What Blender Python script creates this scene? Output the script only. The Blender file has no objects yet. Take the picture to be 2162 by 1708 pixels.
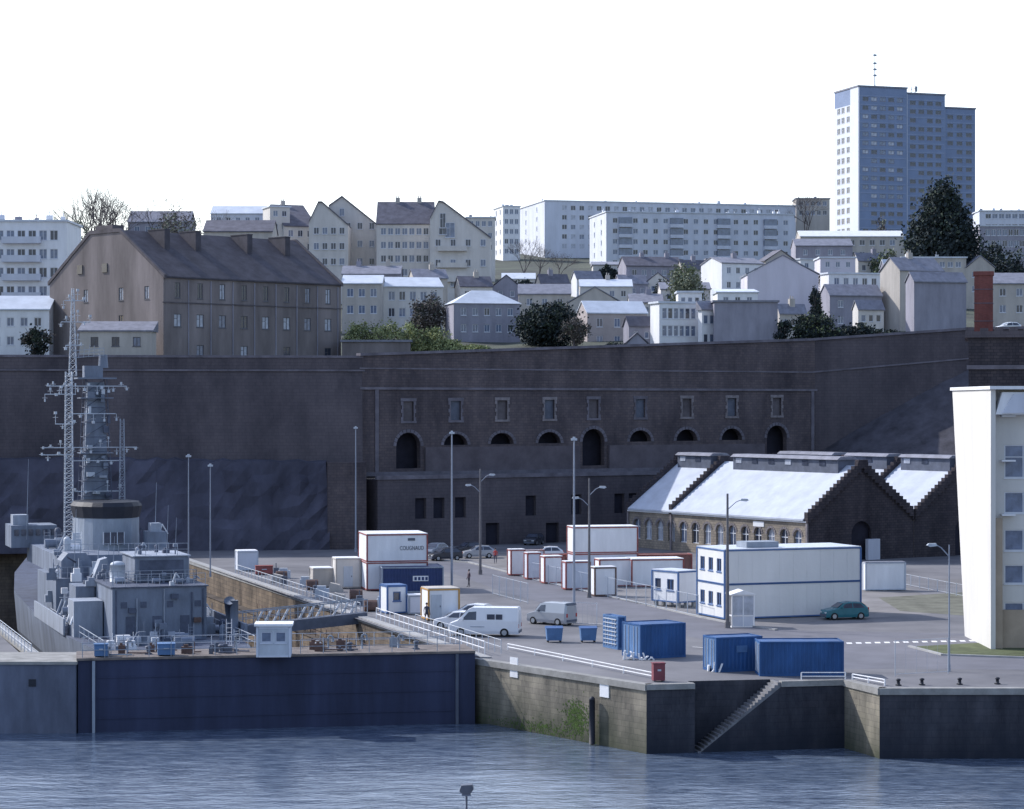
import bpy, bmesh, math, random
from math import sin, cos, pi, radians as R, atan2, sqrt
from mathutils import Vector, Matrix
random.seed(11)
S = bpy.context.scene
C = S.collection
F = 5000; CX = 1081; CY = 854; CZ = 22.4; Q = 4.4
def P(px, py, Y): return Vector(((px-CX)/F*Y, Y, CZ-(py-CY)/F*Y))
def G(px, py, z=Q):
    Y = F*(CZ-z)/(py-CY); return Vector(((px-CX)/F*Y, Y, z))
def wid(px0, Y, th, px1):
    k = (px1-CX)/F; X = (px0-CX)/F*Y; return (k*Y-X)/(cos(th)-k*sin(th))
def dpt(px0, Y, th, pxl):
    k = (pxl-CX)/F; X = (px0-CX)/F*Y; return (X-k*Y)/(sin(th)+k*cos(th))
# ---------------------------------------------------------------- mesh builder
class MB:
    def __init__(s): s.v = []; s.f = []; s.m = []
    def poly(s, pts, m=0):
        n = len(s.v); s.v += [tuple(p) for p in pts]; s.f.append(tuple(range(n, n+len(pts)))); s.m.append(m)
    def box(s, x0, x1, y0, y1, z0, z1, m=0):
        n = len(s.v)
        s.v += [(x, y, z) for z in (z0, z1) for x, y in ((x0, y0), (x1, y0), (x1, y1), (x0, y1))]
        for f in ((3, 2, 1, 0), (4, 5, 6, 7), (0, 1, 5, 4), (1, 2, 6, 5), (2, 3, 7, 6), (3, 0, 4, 7)):
            s.f.append(tuple(n+i for i in f)); s.m.append(m)
    def prism(s, prof, ax, a, b, m=0):
        def q(p, t): return {'x': (t, p[0], p[1]), 'y': (p[0], t, p[1]), 'z': (p[0], p[1], t)}[ax]
        n = len(s.v); k = len(prof)
        s.v += [q(p, a) for p in prof]+[q(p, b) for p in prof]
        s.f.append(tuple(range(n, n+k))); s.m.append(m)
        s.f.append(tuple(range(n+2*k-1, n+k-1, -1))); s.m.append(m)
        for i in range(k):
            j = (i+1) % k; s.f.append((n+i, n+j, n+k+j, n+k+i)); s.m.append(m)
    def tube(s, p, q, r, r2=None, n=6, m=0):
        p = Vector(p); q = Vector(q); r2 = r if r2 is None else r2
        d = (q-p); d.normalize()
        a = d.orthogonal().normalized(); b = d.cross(a); k = len(s.v)
        for c, rr in ((p, r), (q, r2)):
            for i in range(n):
                t = 2*pi*i/n; s.v.append(tuple(c+a*cos(t)*rr+b*sin(t)*rr))
        for i in range(n):
            j = (i+1) % n; s.f.append((k+i, k+j, k+n+j, k+n+i)); s.m.append(m)
        s.f.append(tuple(k+i for i in range(n))); s.m.append(m)
        s.f.append(tuple(k+n+i for i in range(n-1, -1, -1))); s.m.append(m)
    def ball(s, c, r, m=0, n=8, k=6, sz=1):
        b = len(s.v); c = Vector(c)
        for i in range(k+1):
            a = -pi/2+pi*i/k
            for j in range(n):
                t = 2*pi*j/n; s.v.append((c.x+r*cos(a)*cos(t), c.y+r*cos(a)*sin(t), c.z+r*sin(a)*sz))
        for i in range(k):
            for j in range(n):
                s.f.append((b+i*n+j, b+i*n+(j+1) % n, b+(i+1)*n+(j+1) % n, b+(i+1)*n+j)); s.m.append(m)
    def ext(s, o, M=None):
        n = len(s.v)
        s.v += [tuple(M @ Vector(v)) for v in o.v] if M is not None else list(o.v)
        s.f += [tuple(n+i for i in f) for f in o.f]; s.m += o.m
    def mesh(s, name, mats):
        me = bpy.data.meshes.new(name); me.from_pydata(s.v, [], s.f)
        for m in (mats if isinstance(mats, (list, tuple)) else [mats]): me.materials.append(m)
        me.polygons.foreach_set('material_index', s.m); me.update(); return me
    def build(s, name, mats, parent=None, loc=(0, 0, 0), rz=0, smooth=False):
        me = s.mesh(name, mats)
        if smooth: me.polygons.foreach_set('use_smooth', [True]*len(s.f))
        return link(name, me, parent, loc, rz)
def link(name, me, parent=None, loc=(0, 0, 0), rz=0):
    o = bpy.data.objects.new(name, me); C.objects.link(o); o.location = loc; o.rotation_euler = (0, 0, rz)
    if parent: o.parent = parent
    return o
def tag(o, label=None, cat=None, group=None, kind=None):
    if label: o['label'] = label
    if cat: o['category'] = cat
    if group: o['group'] = group
    if kind: o['kind'] = kind
    return o
def thing(name, label, cat, loc=(0, 0, 0), rz=0, group=None):
    return tag(link(name, None, None, loc, rz), label, cat, group)
def one(ax, *a, **k):
    mb = MB(); getattr(mb, ax)(*a, **k); return mb
def bx(*a): return one('box', *a)
# ---------------------------------------------------------------- materials; haze is put into far and dark tones as paler, bluer colour
def M(name, col, rough=.85, var=.2, sc=.7, metal=0, bump=.15, streak=1., col2=None, spec=.3):
    m = bpy.data.materials.new(name); m.use_nodes = True
    nt = m.node_tree; N = nt.nodes; L = nt.links; b = N['Principled BSDF']
    tc = N.new('ShaderNodeTexCoord'); mp = N.new('ShaderNodeMapping'); mp.inputs['Scale'].default_value = (1, 1, streak)
    L.new(tc.outputs['Object'], mp.inputs[0])
    n1 = N.new('ShaderNodeTexNoise'); n1.inputs['Scale'].default_value = sc; n1.inputs['Detail'].default_value = 6; n1.inputs['Roughness'].default_value = .65
    L.new(mp.outputs[0], n1.inputs[0])
    rp = N.new('ShaderNodeValToRGB'); L.new(n1.outputs[0], rp.inputs[0])
    c2 = col2 or tuple(min(1, c*(1+var)) for c in col)
    rp.color_ramp.elements[0].position = .3; rp.color_ramp.elements[1].position = .7
    rp.color_ramp.elements[0].color = (*[c*(1-var) for c in col], 1); rp.color_ramp.elements[1].color = (*c2, 1)
    L.new(rp.outputs[0], b.inputs['Base Color'])
    b.inputs['Roughness'].default_value = rough; b.inputs['Metallic'].default_value = metal
    b.inputs['Specular IOR Level'].default_value = spec
    if bump:
        bp = N.new('ShaderNodeBump'); bp.inputs['Strength'].default_value = bump; bp.inputs['Distance'].default_value = .08
        n2 = N.new('ShaderNodeTexNoise'); n2.inputs['Scale'].default_value = sc*7; n2.inputs['Detail'].default_value = 4
        L.new(tc.outputs['Object'], n2.inputs[0]); L.new(n2.outputs[0], bp.inputs['Height']); L.new(bp.outputs[0], b.inputs['Normal'])
    return m
def masonry(name, c1, c2, mort, bw=.8, bh=.4, ms=.03, stain=.5, green=False, zlo=None, sc=.25):
    m = bpy.data.materials.new(name); m.use_nodes = True
    nt = m.node_tree; N = nt.nodes; L = nt.links; b = N['Principled BSDF']
    tc = N.new('ShaderNodeTexCoord'); sp = N.new('ShaderNodeSeparateXYZ'); L.new(tc.outputs['Object'], sp.inputs[0])
    ad = N.new('ShaderNodeMath'); L.new(sp.outputs[0], ad.inputs[0]); L.new(sp.outputs[1], ad.inputs[1])
    cb = N.new('ShaderNodeCombineXYZ'); L.new(ad.outputs[0], cb.inputs[0]); L.new(sp.outputs[2], cb.inputs[1])
    br = N.new('ShaderNodeTexBrick'); L.new(cb.outputs[0], br.inputs[0])
    br.inputs['Scale'].default_value = 1; br.inputs['Brick Width'].default_value = bw; br.inputs['Row Height'].default_value = bh
    br.inputs['Mortar Size'].default_value = ms; br.inputs['Color1'].default_value = (*c1, 1); br.inputs['Color2'].default_value = (*c2, 1); br.inputs['Mortar'].default_value = (*mort, 1)
    mp = N.new('ShaderNodeMapping'); mp.inputs['Scale'].default_value = (1, 1, .35); L.new(tc.outputs['Object'], mp.inputs[0])
    no = N.new('ShaderNodeTexNoise'); no.inputs['Scale'].default_value = sc; no.inputs['Detail'].default_value = 9; no.inputs['Roughness'].default_value = .72
    L.new(mp.outputs[0], no.inputs[0])
    rp = N.new('ShaderNodeValToRGB'); L.new(no.outputs[0], rp.inputs[0])
    rp.color_ramp.elements[0].position = .35; rp.color_ramp.elements[1].position = .68
    rp.color_ramp.elements[0].color = (stain, stain, stain, 1); rp.color_ramp.elements[1].color = (1.25, 1.2, 1.1, 1)
    mx = N.new('ShaderNodeMix'); mx.data_type = 'RGBA'; mx.blend_type = 'MULTIPLY'; mx.inputs[0].default_value = 1
    L.new(br.outputs[0], mx.inputs[6]); L.new(rp.outputs[0], mx.inputs[7]); out = mx.outputs[2]
    if zlo is not None:
        mr = N.new('ShaderNodeMapRange'); L.new(sp.outputs[2], mr.inputs[0]); mr.inputs[1].default_value = zlo[0]; mr.inputs[2].default_value = zlo[1]
        n3 = N.new('ShaderNodeTexNoise'); n3.inputs['Scale'].default_value = .5; n3.inputs['Detail'].default_value = 6; L.new(tc.outputs['Object'], n3.inputs[0])
        a2 = N.new('ShaderNodeMath'); L.new(mr.outputs[0], a2.inputs[0]); L.new(n3.outputs[0], a2.inputs[1])
        a3 = N.new('ShaderNodeMath'); a3.operation = 'SUBTRACT'; a3.use_clamp = True; L.new(a2.outputs[0], a3.inputs[0]); a3.inputs[1].default_value = .45
        m2 = N.new('ShaderNodeMix'); m2.data_type = 'RGBA'; L.new(a3.outputs[0], m2.inputs[0])
        m2.inputs[6].default_value = (*zlo[2], 1); L.new(out, m2.inputs[7]); out = m2.outputs[2]
    L.new(out, b.inputs['Base Color']); b.inputs['Roughness'].default_value = .9
    b.inputs['Specular IOR Level'].default_value = .15
    bp = N.new('ShaderNodeBump'); bp.inputs['Strength'].default_value = .3; bp.inputs['Distance'].default_value = .04
    L.new(br.outputs[1], bp.inputs['Height']); bp.invert = True; L.new(bp.outputs[0], b.inputs['Normal'])
    return m
def glassm(name, col, rough=.08):
    m = M(name, col, rough, .3, 1.2, 0, 0); m.node_tree.nodes['Principled BSDF'].inputs['Specular IOR Level'].default_value = .6; return m

mWhite = M('white_paint', (.74, .75, .78), .6, .1, .8, streak=.2)
mCream = M('cream_render', (.6, .575, .55), .8, .14, .5, streak=.2)
mPaleB = M('pale_blue_render', (.58, .61, .69), .8, .12, .4, streak=.2)
mLilac = M('lilac_render', (.57, .55, .62), .85, .1, .4, streak=.2)
mGreyR = M('grey_render', (.29, .285, .34), .9, .2, .6, streak=.25)
mBeige = M('beige_render', (.45, .42, .39), .9, .18, .6, streak=.2)
mSlateR = M('zinc_roof', (.55, .59, .66), .45, .15, .5, spec=.5)
mDarkRoof = M('dark_slate', (.125, .122, .15), .75, .3, .8)  # slate tone lifted and cooled, distance haze put into the colour
mMidRoof = M('grey_slate', (.21, .215, .26), .6, .25, 1)  # paler than the slate itself, haze included in the colour
mTowerF = M('tower_front_shaded', (.22, .28, .42), .8, .1, .2)  # darker, bluer than the side: shade put into the front's colour
mTowerL = M('tower_side_sunlit', (.66, .7, .8), .8, .05, .2)  # sunlit side put into a paler colour than the front
mBarr = M('barrack_render', (.205, .18, .18), .95, .38, .3, streak=.2)
mBarrD = M('barrack_stone_dark', (.12, .108, .118), .95, .3, .6)
mBarrR = M('barrack_slate', (.075, .07, .085), .8, .3, .7)
mGlassD = glassm('dark_glass', (.06, .07, .1))
mGlassM = glassm('mid_glass', (.16, .2, .29))
mCurt = glassm('curtained_glass', (.4, .43, .5), .3)
mFrame = M('window_frame_white', (.62, .64, .69), .6, .05, 2, bump=0)
mFrameD = M('window_frame_dark', (.13, .13, .15), .7, .05, 2, bump=0)
mRamp = masonry('rampart_stone', (.122, .11, .13), (.11, .1, .12), (.095, .088, .106), .9, .42, .03, .55, sc=.12)  # dark stone raised a little, haze put into the colour
mRamp2 = masonry('casemate_stone', (.142, .12, .132), (.112, .098, .115), (.095, .086, .102), .7, .35, .03, .5, sc=.2)
mRock = M('quarried_rock', (.072, .072, .1), .95, .45, .16, bump=.7, streak=.5)
mStoneL = M('dressed_granite', (.21, .19, .2), .9, .35, 1.5)
mCorn = M('cornice_stone', (.15, .14, .165), .9, .35, .5)
mVoid = M('unlit_interior', (.03, .03, .045), 1, .2, 1, bump=0)  # darkness behind openings put into the colour, lifted slightly for haze
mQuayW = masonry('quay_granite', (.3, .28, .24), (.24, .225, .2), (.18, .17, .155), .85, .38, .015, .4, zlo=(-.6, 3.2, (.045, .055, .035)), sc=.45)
mQuayF = masonry('quay_front_shaded', (.068, .07, .09), (.058, .062, .082), (.048, .052, .07), 1.1, .45, .015, .45, zlo=(-.5, 3, (.02, .025, .038)), sc=.5)  # dark copy of the quay stone, shade of the front put into colour
mCaiss = M('caisson_steel', (.034, .042, .085), .75, .4, .35, streak=.12)
mPierL = M('pier_concrete', (.12, .135, .185), .9, .35, .5, streak=.3)
mAsph = M('asphalt', (.15, .15, .168), .9, .28, .1, bump=.1, col2=(.225, .22, .232))
mRoad = M('road_asphalt', (.145, .145, .168), .85, .18, .3, bump=.1)
mYard = M('yard_gravel', (.21, .2, .2), .95, .25, .3)
mKerb = M('kerb_concrete', (.34, .34, .34), .9, .2, 1)
mLine = M('road_paint', (.7, .7, .7), .8, .15, 2)
mGrass = M('grass_green', (.085, .1, .05), 1, .4, .8)
mDirt = M('hill_ground', (.08, .082, .08), 1, .35, .08, col2=(.1, .115, .085))
mSteelG = M('navy_grey_paint', (.27, .31, .37), .6, .2, 1, streak=.3)
mSteelL = M('light_grey_paint', (.46, .5, .56), .55, .15, 1, streak=.3)
mSteelD = M('dark_grey_paint', (.1, .115, .155), .6, .25, 1)
sG = M('hull_grey_paint', (.17, .2, .26), .65, .3, .7, streak=.25); sL = M('pale_ship_paint', (.3, .335, .4), .6, .25, 1, streak=.25); sD = M('dark_ship_paint', (.085, .1, .145), .65, .3, 1)
mBlackP = M('black_paint', (.025, .028, .04), .6, .2, 1)
mPole = M('galvanised_pole', (.3, .33, .4), .5, .1, 1, bump=0, metal=.3)
mWood = M('wooden_pole', (.16, .155, .165), .9, .2, 2)
mBlue = M('blue_container_paint', (.025, .085, .23), .55, .3, .8, streak=.3)
mBlueL = M('pale_blue_container_paint', (.09, .18, .35), .55, .2, 1)  # real pale paint on boxes; also stands for sunlit ends of blue containers
mNavy = M('navy_container_paint', (.03, .05, .14), .5, .2, 1)
mRed = M('red_paint', (.27, .085, .08), .75, .35, 1.5)
mRedB = M('weathered_red_brown', (.25, .13, .115), .85, .35, 1, streak=.3)
mRust = M('rust', (.13, .085, .075), .9, .35, 2)
mDeck = M('gate_deck_edge', (.17, .145, .135), .9, .4, .9)
mOrange = M('orange_paint', (.5, .28, .09), .6, .1, 1)
mBlueF = M('blue_trim_paint', (.07, .14, .31), .5, .15, 1, bump=0)
mTyre = M('tyre_rubber', (.02, .02, .022), .9, .1, 3, bump=0)
mRim = M('wheel_metal', (.4, .42, .45), .4, .1, 3, bump=0, metal=.5)
mTeal = M('teal_car_paint', (.03, .16, .2), .25, .1, 1, bump=0, spec=.6)
mCarW = M('white_car_paint', (.75, .76, .8), .25, .04, 1, bump=0, spec=.6)
mCarS = M('silver_car_paint', (.38, .4, .44), .3, .05, 1, bump=0, spec=.6, metal=.3)
mCarK = M('dark_car_paint', (.04, .045, .06), .25, .1, 1, bump=0, spec=.6)
mHead = M('headlight_lens', (.7, .72, .75), .15, .05, 2, bump=0, spec=.8)
mTail = M('tail_light_lens', (.4, .02, .02), .2, .05, 2, bump=0, spec=.8)
mBrick = masonry('chimney_brick', (.25, .085, .08), (.2, .07, .065), (.15, .1, .1), .3, .12, .012, .6)
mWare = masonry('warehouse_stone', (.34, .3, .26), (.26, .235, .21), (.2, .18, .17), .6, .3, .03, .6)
mWareD = masonry('shaded_gable_stone', (.085, .075, .088), (.06, .056, .07), (.045, .043, .055), .6, .3, .03, .5)  # dark copy of the warehouse stone, gable shade put into the colour
mWRoof = M('sheet_roof', (.46, .5, .58), .6, .14, .5, streak=1)
mBark = M('bark', (.1, .09, .095), 1, .2, 3)
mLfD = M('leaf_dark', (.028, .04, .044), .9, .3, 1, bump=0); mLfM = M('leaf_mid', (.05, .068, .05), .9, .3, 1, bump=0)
mLfL = M('leaf_light', (.12, .15, .075), .9, .3, 1, bump=0); mLfY = M('leaf_yellow', (.32, .35, .17), .9, .3, 1, bump=0)
mLfB = M('leaf_brown', (.11, .1, .095), .9, .3, 1, bump=0); mLfP = M('leaf_pale', (.2, .22, .16), .9, .3, 1, bump=0)
mMoss = M('moss', (.06, .1, .025), 1, .5, 2, bump=.5)
# ---------------------------------------------------------------- facades and windows
def facade(mb, o, u, n, W, z0, z1, ops, dep=.2, m=0):
    o = Vector(o); u = Vector(u); n = Vector(n)
    r = lambda a: round(a, 3)
    xs = sorted({0, r(W)} | {r(a) for p in ops for a in p[:2]}); zs = sorted({r(z0), r(z1)} | {r(a) for p in ops for a in p[2:4]})
    pt = lambda x, z, d=0: (o.x+u.x*x-n.x*d, o.y+u.y*x-n.y*d, z)
    for i in range(len(xs)-1):
        for j in range(len(zs)-1):
            cx = (xs[i]+xs[i+1])/2; cz = (zs[j]+zs[j+1])/2
            if any(p[0] < cx < p[1] and p[2] < cz < p[3] for p in ops): continue
            mb.poly([pt(xs[i], zs[j]), pt(xs[i+1], zs[j]), pt(xs[i+1], zs[j+1]), pt(xs[i], zs[j+1])], m)
    for p in ops:
        a, b, c, d = p[:4]; arch = len(p) > 4 and p[4]
        rr = min((b-a)/2, d-c) if arch else 0
        top = d-rr
        mb.poly([pt(a, c), pt(b, c), pt(b, c, dep), pt(a, c, dep)], m)
        if top > c:
            mb.poly([pt(a, c), pt(a, c, dep), pt(a, top, dep), pt(a, top)], m); mb.poly([pt(b, c), pt(b, top), pt(b, top, dep), pt(b, c, dep)], m)
        if arch:
            K = 10; xc = (a+b)/2; hw = (b-a)/2
            arc = [(xc-hw*cos(pi*i/K), top+rr*sin(pi*i/K)) for i in range(K+1)]
            for i in range(K):
                cn = (a, d) if i < K/2 else (b, d)
                mb.poly([pt(*arc[i]), pt(*arc[i+1]), pt(*cn)], m)
                mb.poly([pt(*arc[i]), pt(*arc[i], dep), pt(*arc[i+1], dep), pt(*arc[i+1])], m)
        else: mb.poly([pt(a, d), pt(a, d, dep), pt(b, d, dep), pt(b, d)], m)
def win_mb(w, h, st=0):
    mb = MB(); f = min(.08, w*.12)
    y0, y1 = .06, .13
    mb.box(0, f, y0, y1, 0, h); mb.box(w-f, w, y0, y1, 0, h); mb.box(f, w-f, y0, y1, 0, f); mb.box(f, w-f, y0, y1, h-f, h)
    if w > .8: mb.box(w/2-f/2, w/2+f/2, y0, y1, f, h-f)
    if h > 1.6: mb.box(f, w/2-f/2, y0+.01, y1, h*.62, h*.62+f*.8)
    mb.box(-.06, w+.06, -.06, .05, -.09, -.005)
    return mb
_wc = {}
def win_meshes(w, h, gl, fr):
    k = (round(w, 2), round(h, 2), gl.name, fr.name)
    if k not in _wc:
        a = win_mb(w, h); g = MB(); g.poly([(0, .11, 0), (w, .11, 0), (w, .11, h), (0, .11, h)])
        full = MB(); full.ext(a); full.v += g.v; n = len(full.v)-4; full.f.append((n, n+1, n+2, n+3)); full.m.append(1)
        _wc[k] = (full, full.mesh('window', [fr, gl]), a.mesh('window', fr), g.mesh('pane', gl))
    return _wc[k]
def put_windows(root, wins, sub=False, cap=100):
    """wins: (loc, rz, w, h, glass, frame)"""
    rest = []
    for i, (loc, rz, w, h, gl, fr) in enumerate(wins):
        me = win_meshes(w, h, gl, fr)
        if i < cap:
            if sub: o = link('window', me[2], root, loc, rz); link('pane', me[3], o)
            else: link('window', me[1], root, loc, rz)
        else: rest.append((me[0], Matrix.Translation(loc) @ Matrix.Rotation(rz, 4, 'Z')))
    if rest:
        mb = MB()
        for m, mt in rest: mb.ext(m, mt)
        tag(mb.build('window', [wins[-1][5], wins[-1][4]], root), kind='stuff')
def face_win(face, W, D, ops, gls, fr):
    out = []
    for p in ops:
        w = p[1]-p[0]; h = p[3]-p[2]; gl = random.choice(gls)
        if face == 'f': out.append(((p[0], 0, p[2]), 0, w, h, gl, fr))
        elif face == 'l': out.append(((0, D-p[0], p[2]), -pi/2, w, h, gl, fr))
        else: out.append(((W, p[0], p[2]), pi/2, w, h, gl, fr))
    return out
def grid(W, H, cols, rows, ww, wh, fl=2.8, top=.7, m=.08, skip=0):
    ops = []
    if not cols: return ops
    ww = min(ww, W/cols*.72)
    for r in range(rows):
        z1 = H-top-r*fl; z0 = z1-wh
        if z0 < .4: break
        for c in range(cols):
            if skip and random.random() < skip: continue
            xc = W*(m+(1-2*m)*(c+.5)/cols); ops.append((xc-ww/2, xc+ww/2, z0, z1))
    return ops
TB = [(200, 28.2), (300, 28.2), (340, 29.3), (450, 39), (600, 56), (700, 66), (800, 77), (1000, 80), (1600, 60), (6000, 40)]
WL = [(-400, 285, 28.6), (-120, 288, 28.6), (-18.96, 300, 28.6), (43.1, 337, 31.6), (64.6, 335, 33), (400, 330, 34)]
def wl(x):
    for a, b in zip(WL, WL[1:]):
        if x <= b[0]:
            t = (x-a[0])/(b[0]-a[0]); return a[1]+t*(b[1]-a[1]), a[2]+t*(b[2]-a[2])
    return WL[-1][1:]
def terr(x, Y):
    for a, b in zip(TB, TB[1:]):
        if Y <= b[0]: z = a[1]+(Y-a[0])/(b[0]-a[0])*(b[1]-a[1]); break
    return max(z, wl(x)[1]-.3)
def roof_part(root, w, d, H, roof, rh, rmat, o=.25, n='roof'):
    mb = MB()
    if roof == 'flat': mb.box(-o, w+o, -o, d+o, H+.002, H+.3)
    elif roof == 'gx': mb.prism([(-o, H), (-o, H+.18), (d/2, H+rh+.18), (d+o, H+.18), (d+o, H), (d/2, H+rh+.004)], 'x', -o*.6, w+o*.6)
    elif roof == 'gy': mb.prism([(-o, H), (-o, H+.18), (w/2, H+rh+.18), (w+o, H+.18), (w+o, H), (w/2, H+rh+.004)], 'y', -o*.6, d+o*.6)
    elif roof == 'shed': mb.prism([(-o, H), (-o, H+.18), (d+o, H+rh+.18), (d+o, H+.004)], 'x', -o, w+o)
    elif roof == 'hip':
        a = min(w, d)*.48; b = [(-o, -o, H), (w+o, -o, H), (w+o, d+o, H), (-o, d+o, H)]
        r1 = (a, d/2, H+rh); r2 = (w-a, d/2, H+rh)
        mb.poly([b[0], b[1], r2, r1]); mb.poly([b[1], b[2], r2]); mb.poly([b[2], b[3], r1, r2]); mb.poly([b[3], b[0], r1]); mb.poly(b[::-1])
    return mb.build(n, rmat, root)
def building(label, pxl, px0, px1, ytop, Y, th=0, roof='flat', rh=2, wall=None, rmat=None, fr=(3, 2, 1.1, 1.3), sd=None, dep=9, name='house', cat='house', gls=None, frame=None, fl=2.8, top=.7, chim=0, base=None, group=None, vents=0, skip=0, m=.06):
    th = R(th); wall = wall or mCream; rmat = rmat or mSlateR; gls = gls or [mGlassD, mGlassM, mGlassM]; frame = frame or mFrame
    c = P(px0, ytop, Y); w = wid(px0, Y, th, px1); d = dpt(px0, Y, th, pxl) if pxl is not None else dep
    zb = (terr(c.x, Y) if base is None else base)-1.0
    root = thing(name, label, cat, (c.x, c.y, zb), th, group); H = c.z-zb
    mb = MB()
    of = grid(w, H, *fr, fl=fl, top=top, skip=skip, m=m) if fr else []
    ol = grid(d, H, *sd, fl=fl, top=top) if sd else []
    facade(mb, (0, 0), (1, 0), (0, -1), w, 0, H, of); facade(mb, (0, d), (0, -1), (-1, 0), d, 0, H, ol)
    mb.poly([(w, 0, 0), (w, d, 0), (w, d, H), (w, 0, H)]); mb.poly([(w, d, 0), (0, d, 0), (0, d, H), (w, d, H)])
    if roof == 'gx':
        for x in (0, w): mb.poly([(x, 0, H), (x, d, H), (x, d/2, H+rh)])
    elif roof == 'gy':
        for y in (0, d): mb.poly([(0, y, H), (w, y, H), (w/2, y, H+rh)])
    elif roof == 'shed':
        for x in (0, w): mb.poly([(x, 0, H), (x, d, H), (x, d, H+rh)])
        mb.poly([(0, d, H), (w, d, H), (w, d, H+rh), (0, d, H+rh)])
    else: mb.poly([(0, 0, H), (w, 0, H), (w, d, H), (0, d, H)])
    mb.build('wall', wall, root)
    rf = roof_part(root, w, d, H, roof, rh, rmat)
    for i in range(chim):
        x = w*(i+.6+random.uniform(-.2, .2))/(chim+.2); hz = H+(rh if roof in ('gx', 'hip') else .3)
        cb = bx(x-.45, x+.45, d/2-.4, d/2+.4, H+.1, hz+1.0); cb.tube((x-.2, d/2, hz+1), (x-.2, d/2, hz+1.5), .1); cb.tube((x+.2, d/2, hz+1), (x+.2, d/2, hz+1.4), .1)
        cb.build('chimney', random.choice([mBeige, mGreyR]), rf)
    for i in range(vents):
        x = w*(i+.5)/vents+random.uniform(-.4, .4); y = random.uniform(.5, d*.8); hh = random.uniform(.5, 1.3)
        cb = bx(x-random.uniform(.2, .6), x+random.uniform(.2, .5), y, y+.7, H+.301, H+.3+hh*.7); cb.tube((x, y+.3, H+.3), (x, y+.3, H+.3+hh*1.2), .07)
        cb.build('roof_vent', random.choice([mGreyR, mWhite, mPaleB]), rf)
    put_windows(root, face_win('f', w, d, of, gls, frame)+face_win('l', w, d, ol, gls, frame))
    return root, w, d, H
# ================================================================ SETTING
# water
wm = bpy.data.materials.new('harbour_water'); wm.use_nodes = True
nt = wm.node_tree; N = nt.nodes; L = nt.links; b = N['Principled BSDF']
b.inputs['Roughness'].default_value = .1; b.inputs['IOR'].default_value = 1.33
tc = N.new('ShaderNodeTexCoord'); prev = None
mp = N.new('ShaderNodeMapping'); mp.inputs['Scale'].default_value = (.35, 1, 1); L.new(tc.outputs['Object'], mp.inputs[0])
no = N.new('ShaderNodeTexNoise'); no.inputs['Scale'].default_value = 1.6; no.inputs['Detail'].default_value = 8; no.inputs['Roughness'].default_value = .7; L.new(mp.outputs[0], no.inputs[0])
rp = N.new('ShaderNodeValToRGB'); L.new(no.outputs[0], rp.inputs[0]); rp.color_ramp.elements[0].position = .38; rp.color_ramp.elements[1].position = .66
rp.color_ramp.elements[0].color = (.05, .075, .125, 1); rp.color_ramp.elements[1].color = (.17, .215, .285, 1); L.new(rp.outputs[0], b.inputs['Base Color'])
for sc, dist, sx in ((.12, .35, .5), (.9, .1, .5), (3.5, .05, .5)):
    mp = N.new('ShaderNodeMapping'); mp.inputs['Scale'].default_value = (sx, 1.0, 1); L.new(tc.outputs['Object'], mp.inputs[0])
    no = N.new('ShaderNodeTexNoise'); no.inputs['Scale'].default_value = sc; no.inputs['Detail'].default_value = 5; L.new(mp.outputs[0], no.inputs[0])
    bp = N.new('ShaderNodeBump'); bp.inputs['Distance'].default_value = dist; bp.inputs['Strength'].default_value = .8; L.new(no.outputs[0], bp.inputs['Height'])
    if prev: L.new(prev.outputs[0], bp.inputs['Normal'])
    prev = bp
L.new(prev.outputs[0], b.inputs['Normal'])
tag(one('poly', [(-700, 25, 0), (700, 25, 0), (700, 166, 0), (-700, 166, 0)]).build('water', wm), kind='structure')
tag(one('poly', [(-700, 25, -8), (700, 25, -8), (700, 345, -8), (-700, 345, -8)]).build('ground', mRock), kind='structure')
# dock line
def ex(Y): return -4.2-.335*(Y-174)
P1 = Vector((-2.6, 167.3)); P2 = G(1365, 1447).xy; P4 = G(1783, 1437).xy; P5 = G(1857, 1455).xy
n24 = Vector((-(P4-P2).y, (P4-P2).x)).normalized()
u24 = (P4-P2).normalized(); L24 = (P4-P2).length
sA, sB = 3.2, 9.0; DP = 1.7
N1 = P2+u24*sA; N4 = P2+u24*sB; N2 = N1+n24*DP; N3 = N4+n24*DP
q1 = [P1, P2, N1, N2, N3, N4, P4, P5, Vector((300, 150.5)), Vector((300, 346)), Vector((ex(292), 346)), Vector((ex(292), 292))]
mb = MB(); mb.poly([(p.x, p.y, Q) for p in q1])
lx = lambda Y: ex(Y)-31
mb.poly([(ex(292), 292, Q), (ex(292), 346, Q), (-600, 346, Q), (-600, 292, Q)])
mb.poly([(lx(292), 292, Q), (-600, 292, Q), (-600, 163, Q), (lx(167), 163, Q)])
tag(mb.build('quay_ground', mAsph), kind='structure')
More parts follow.
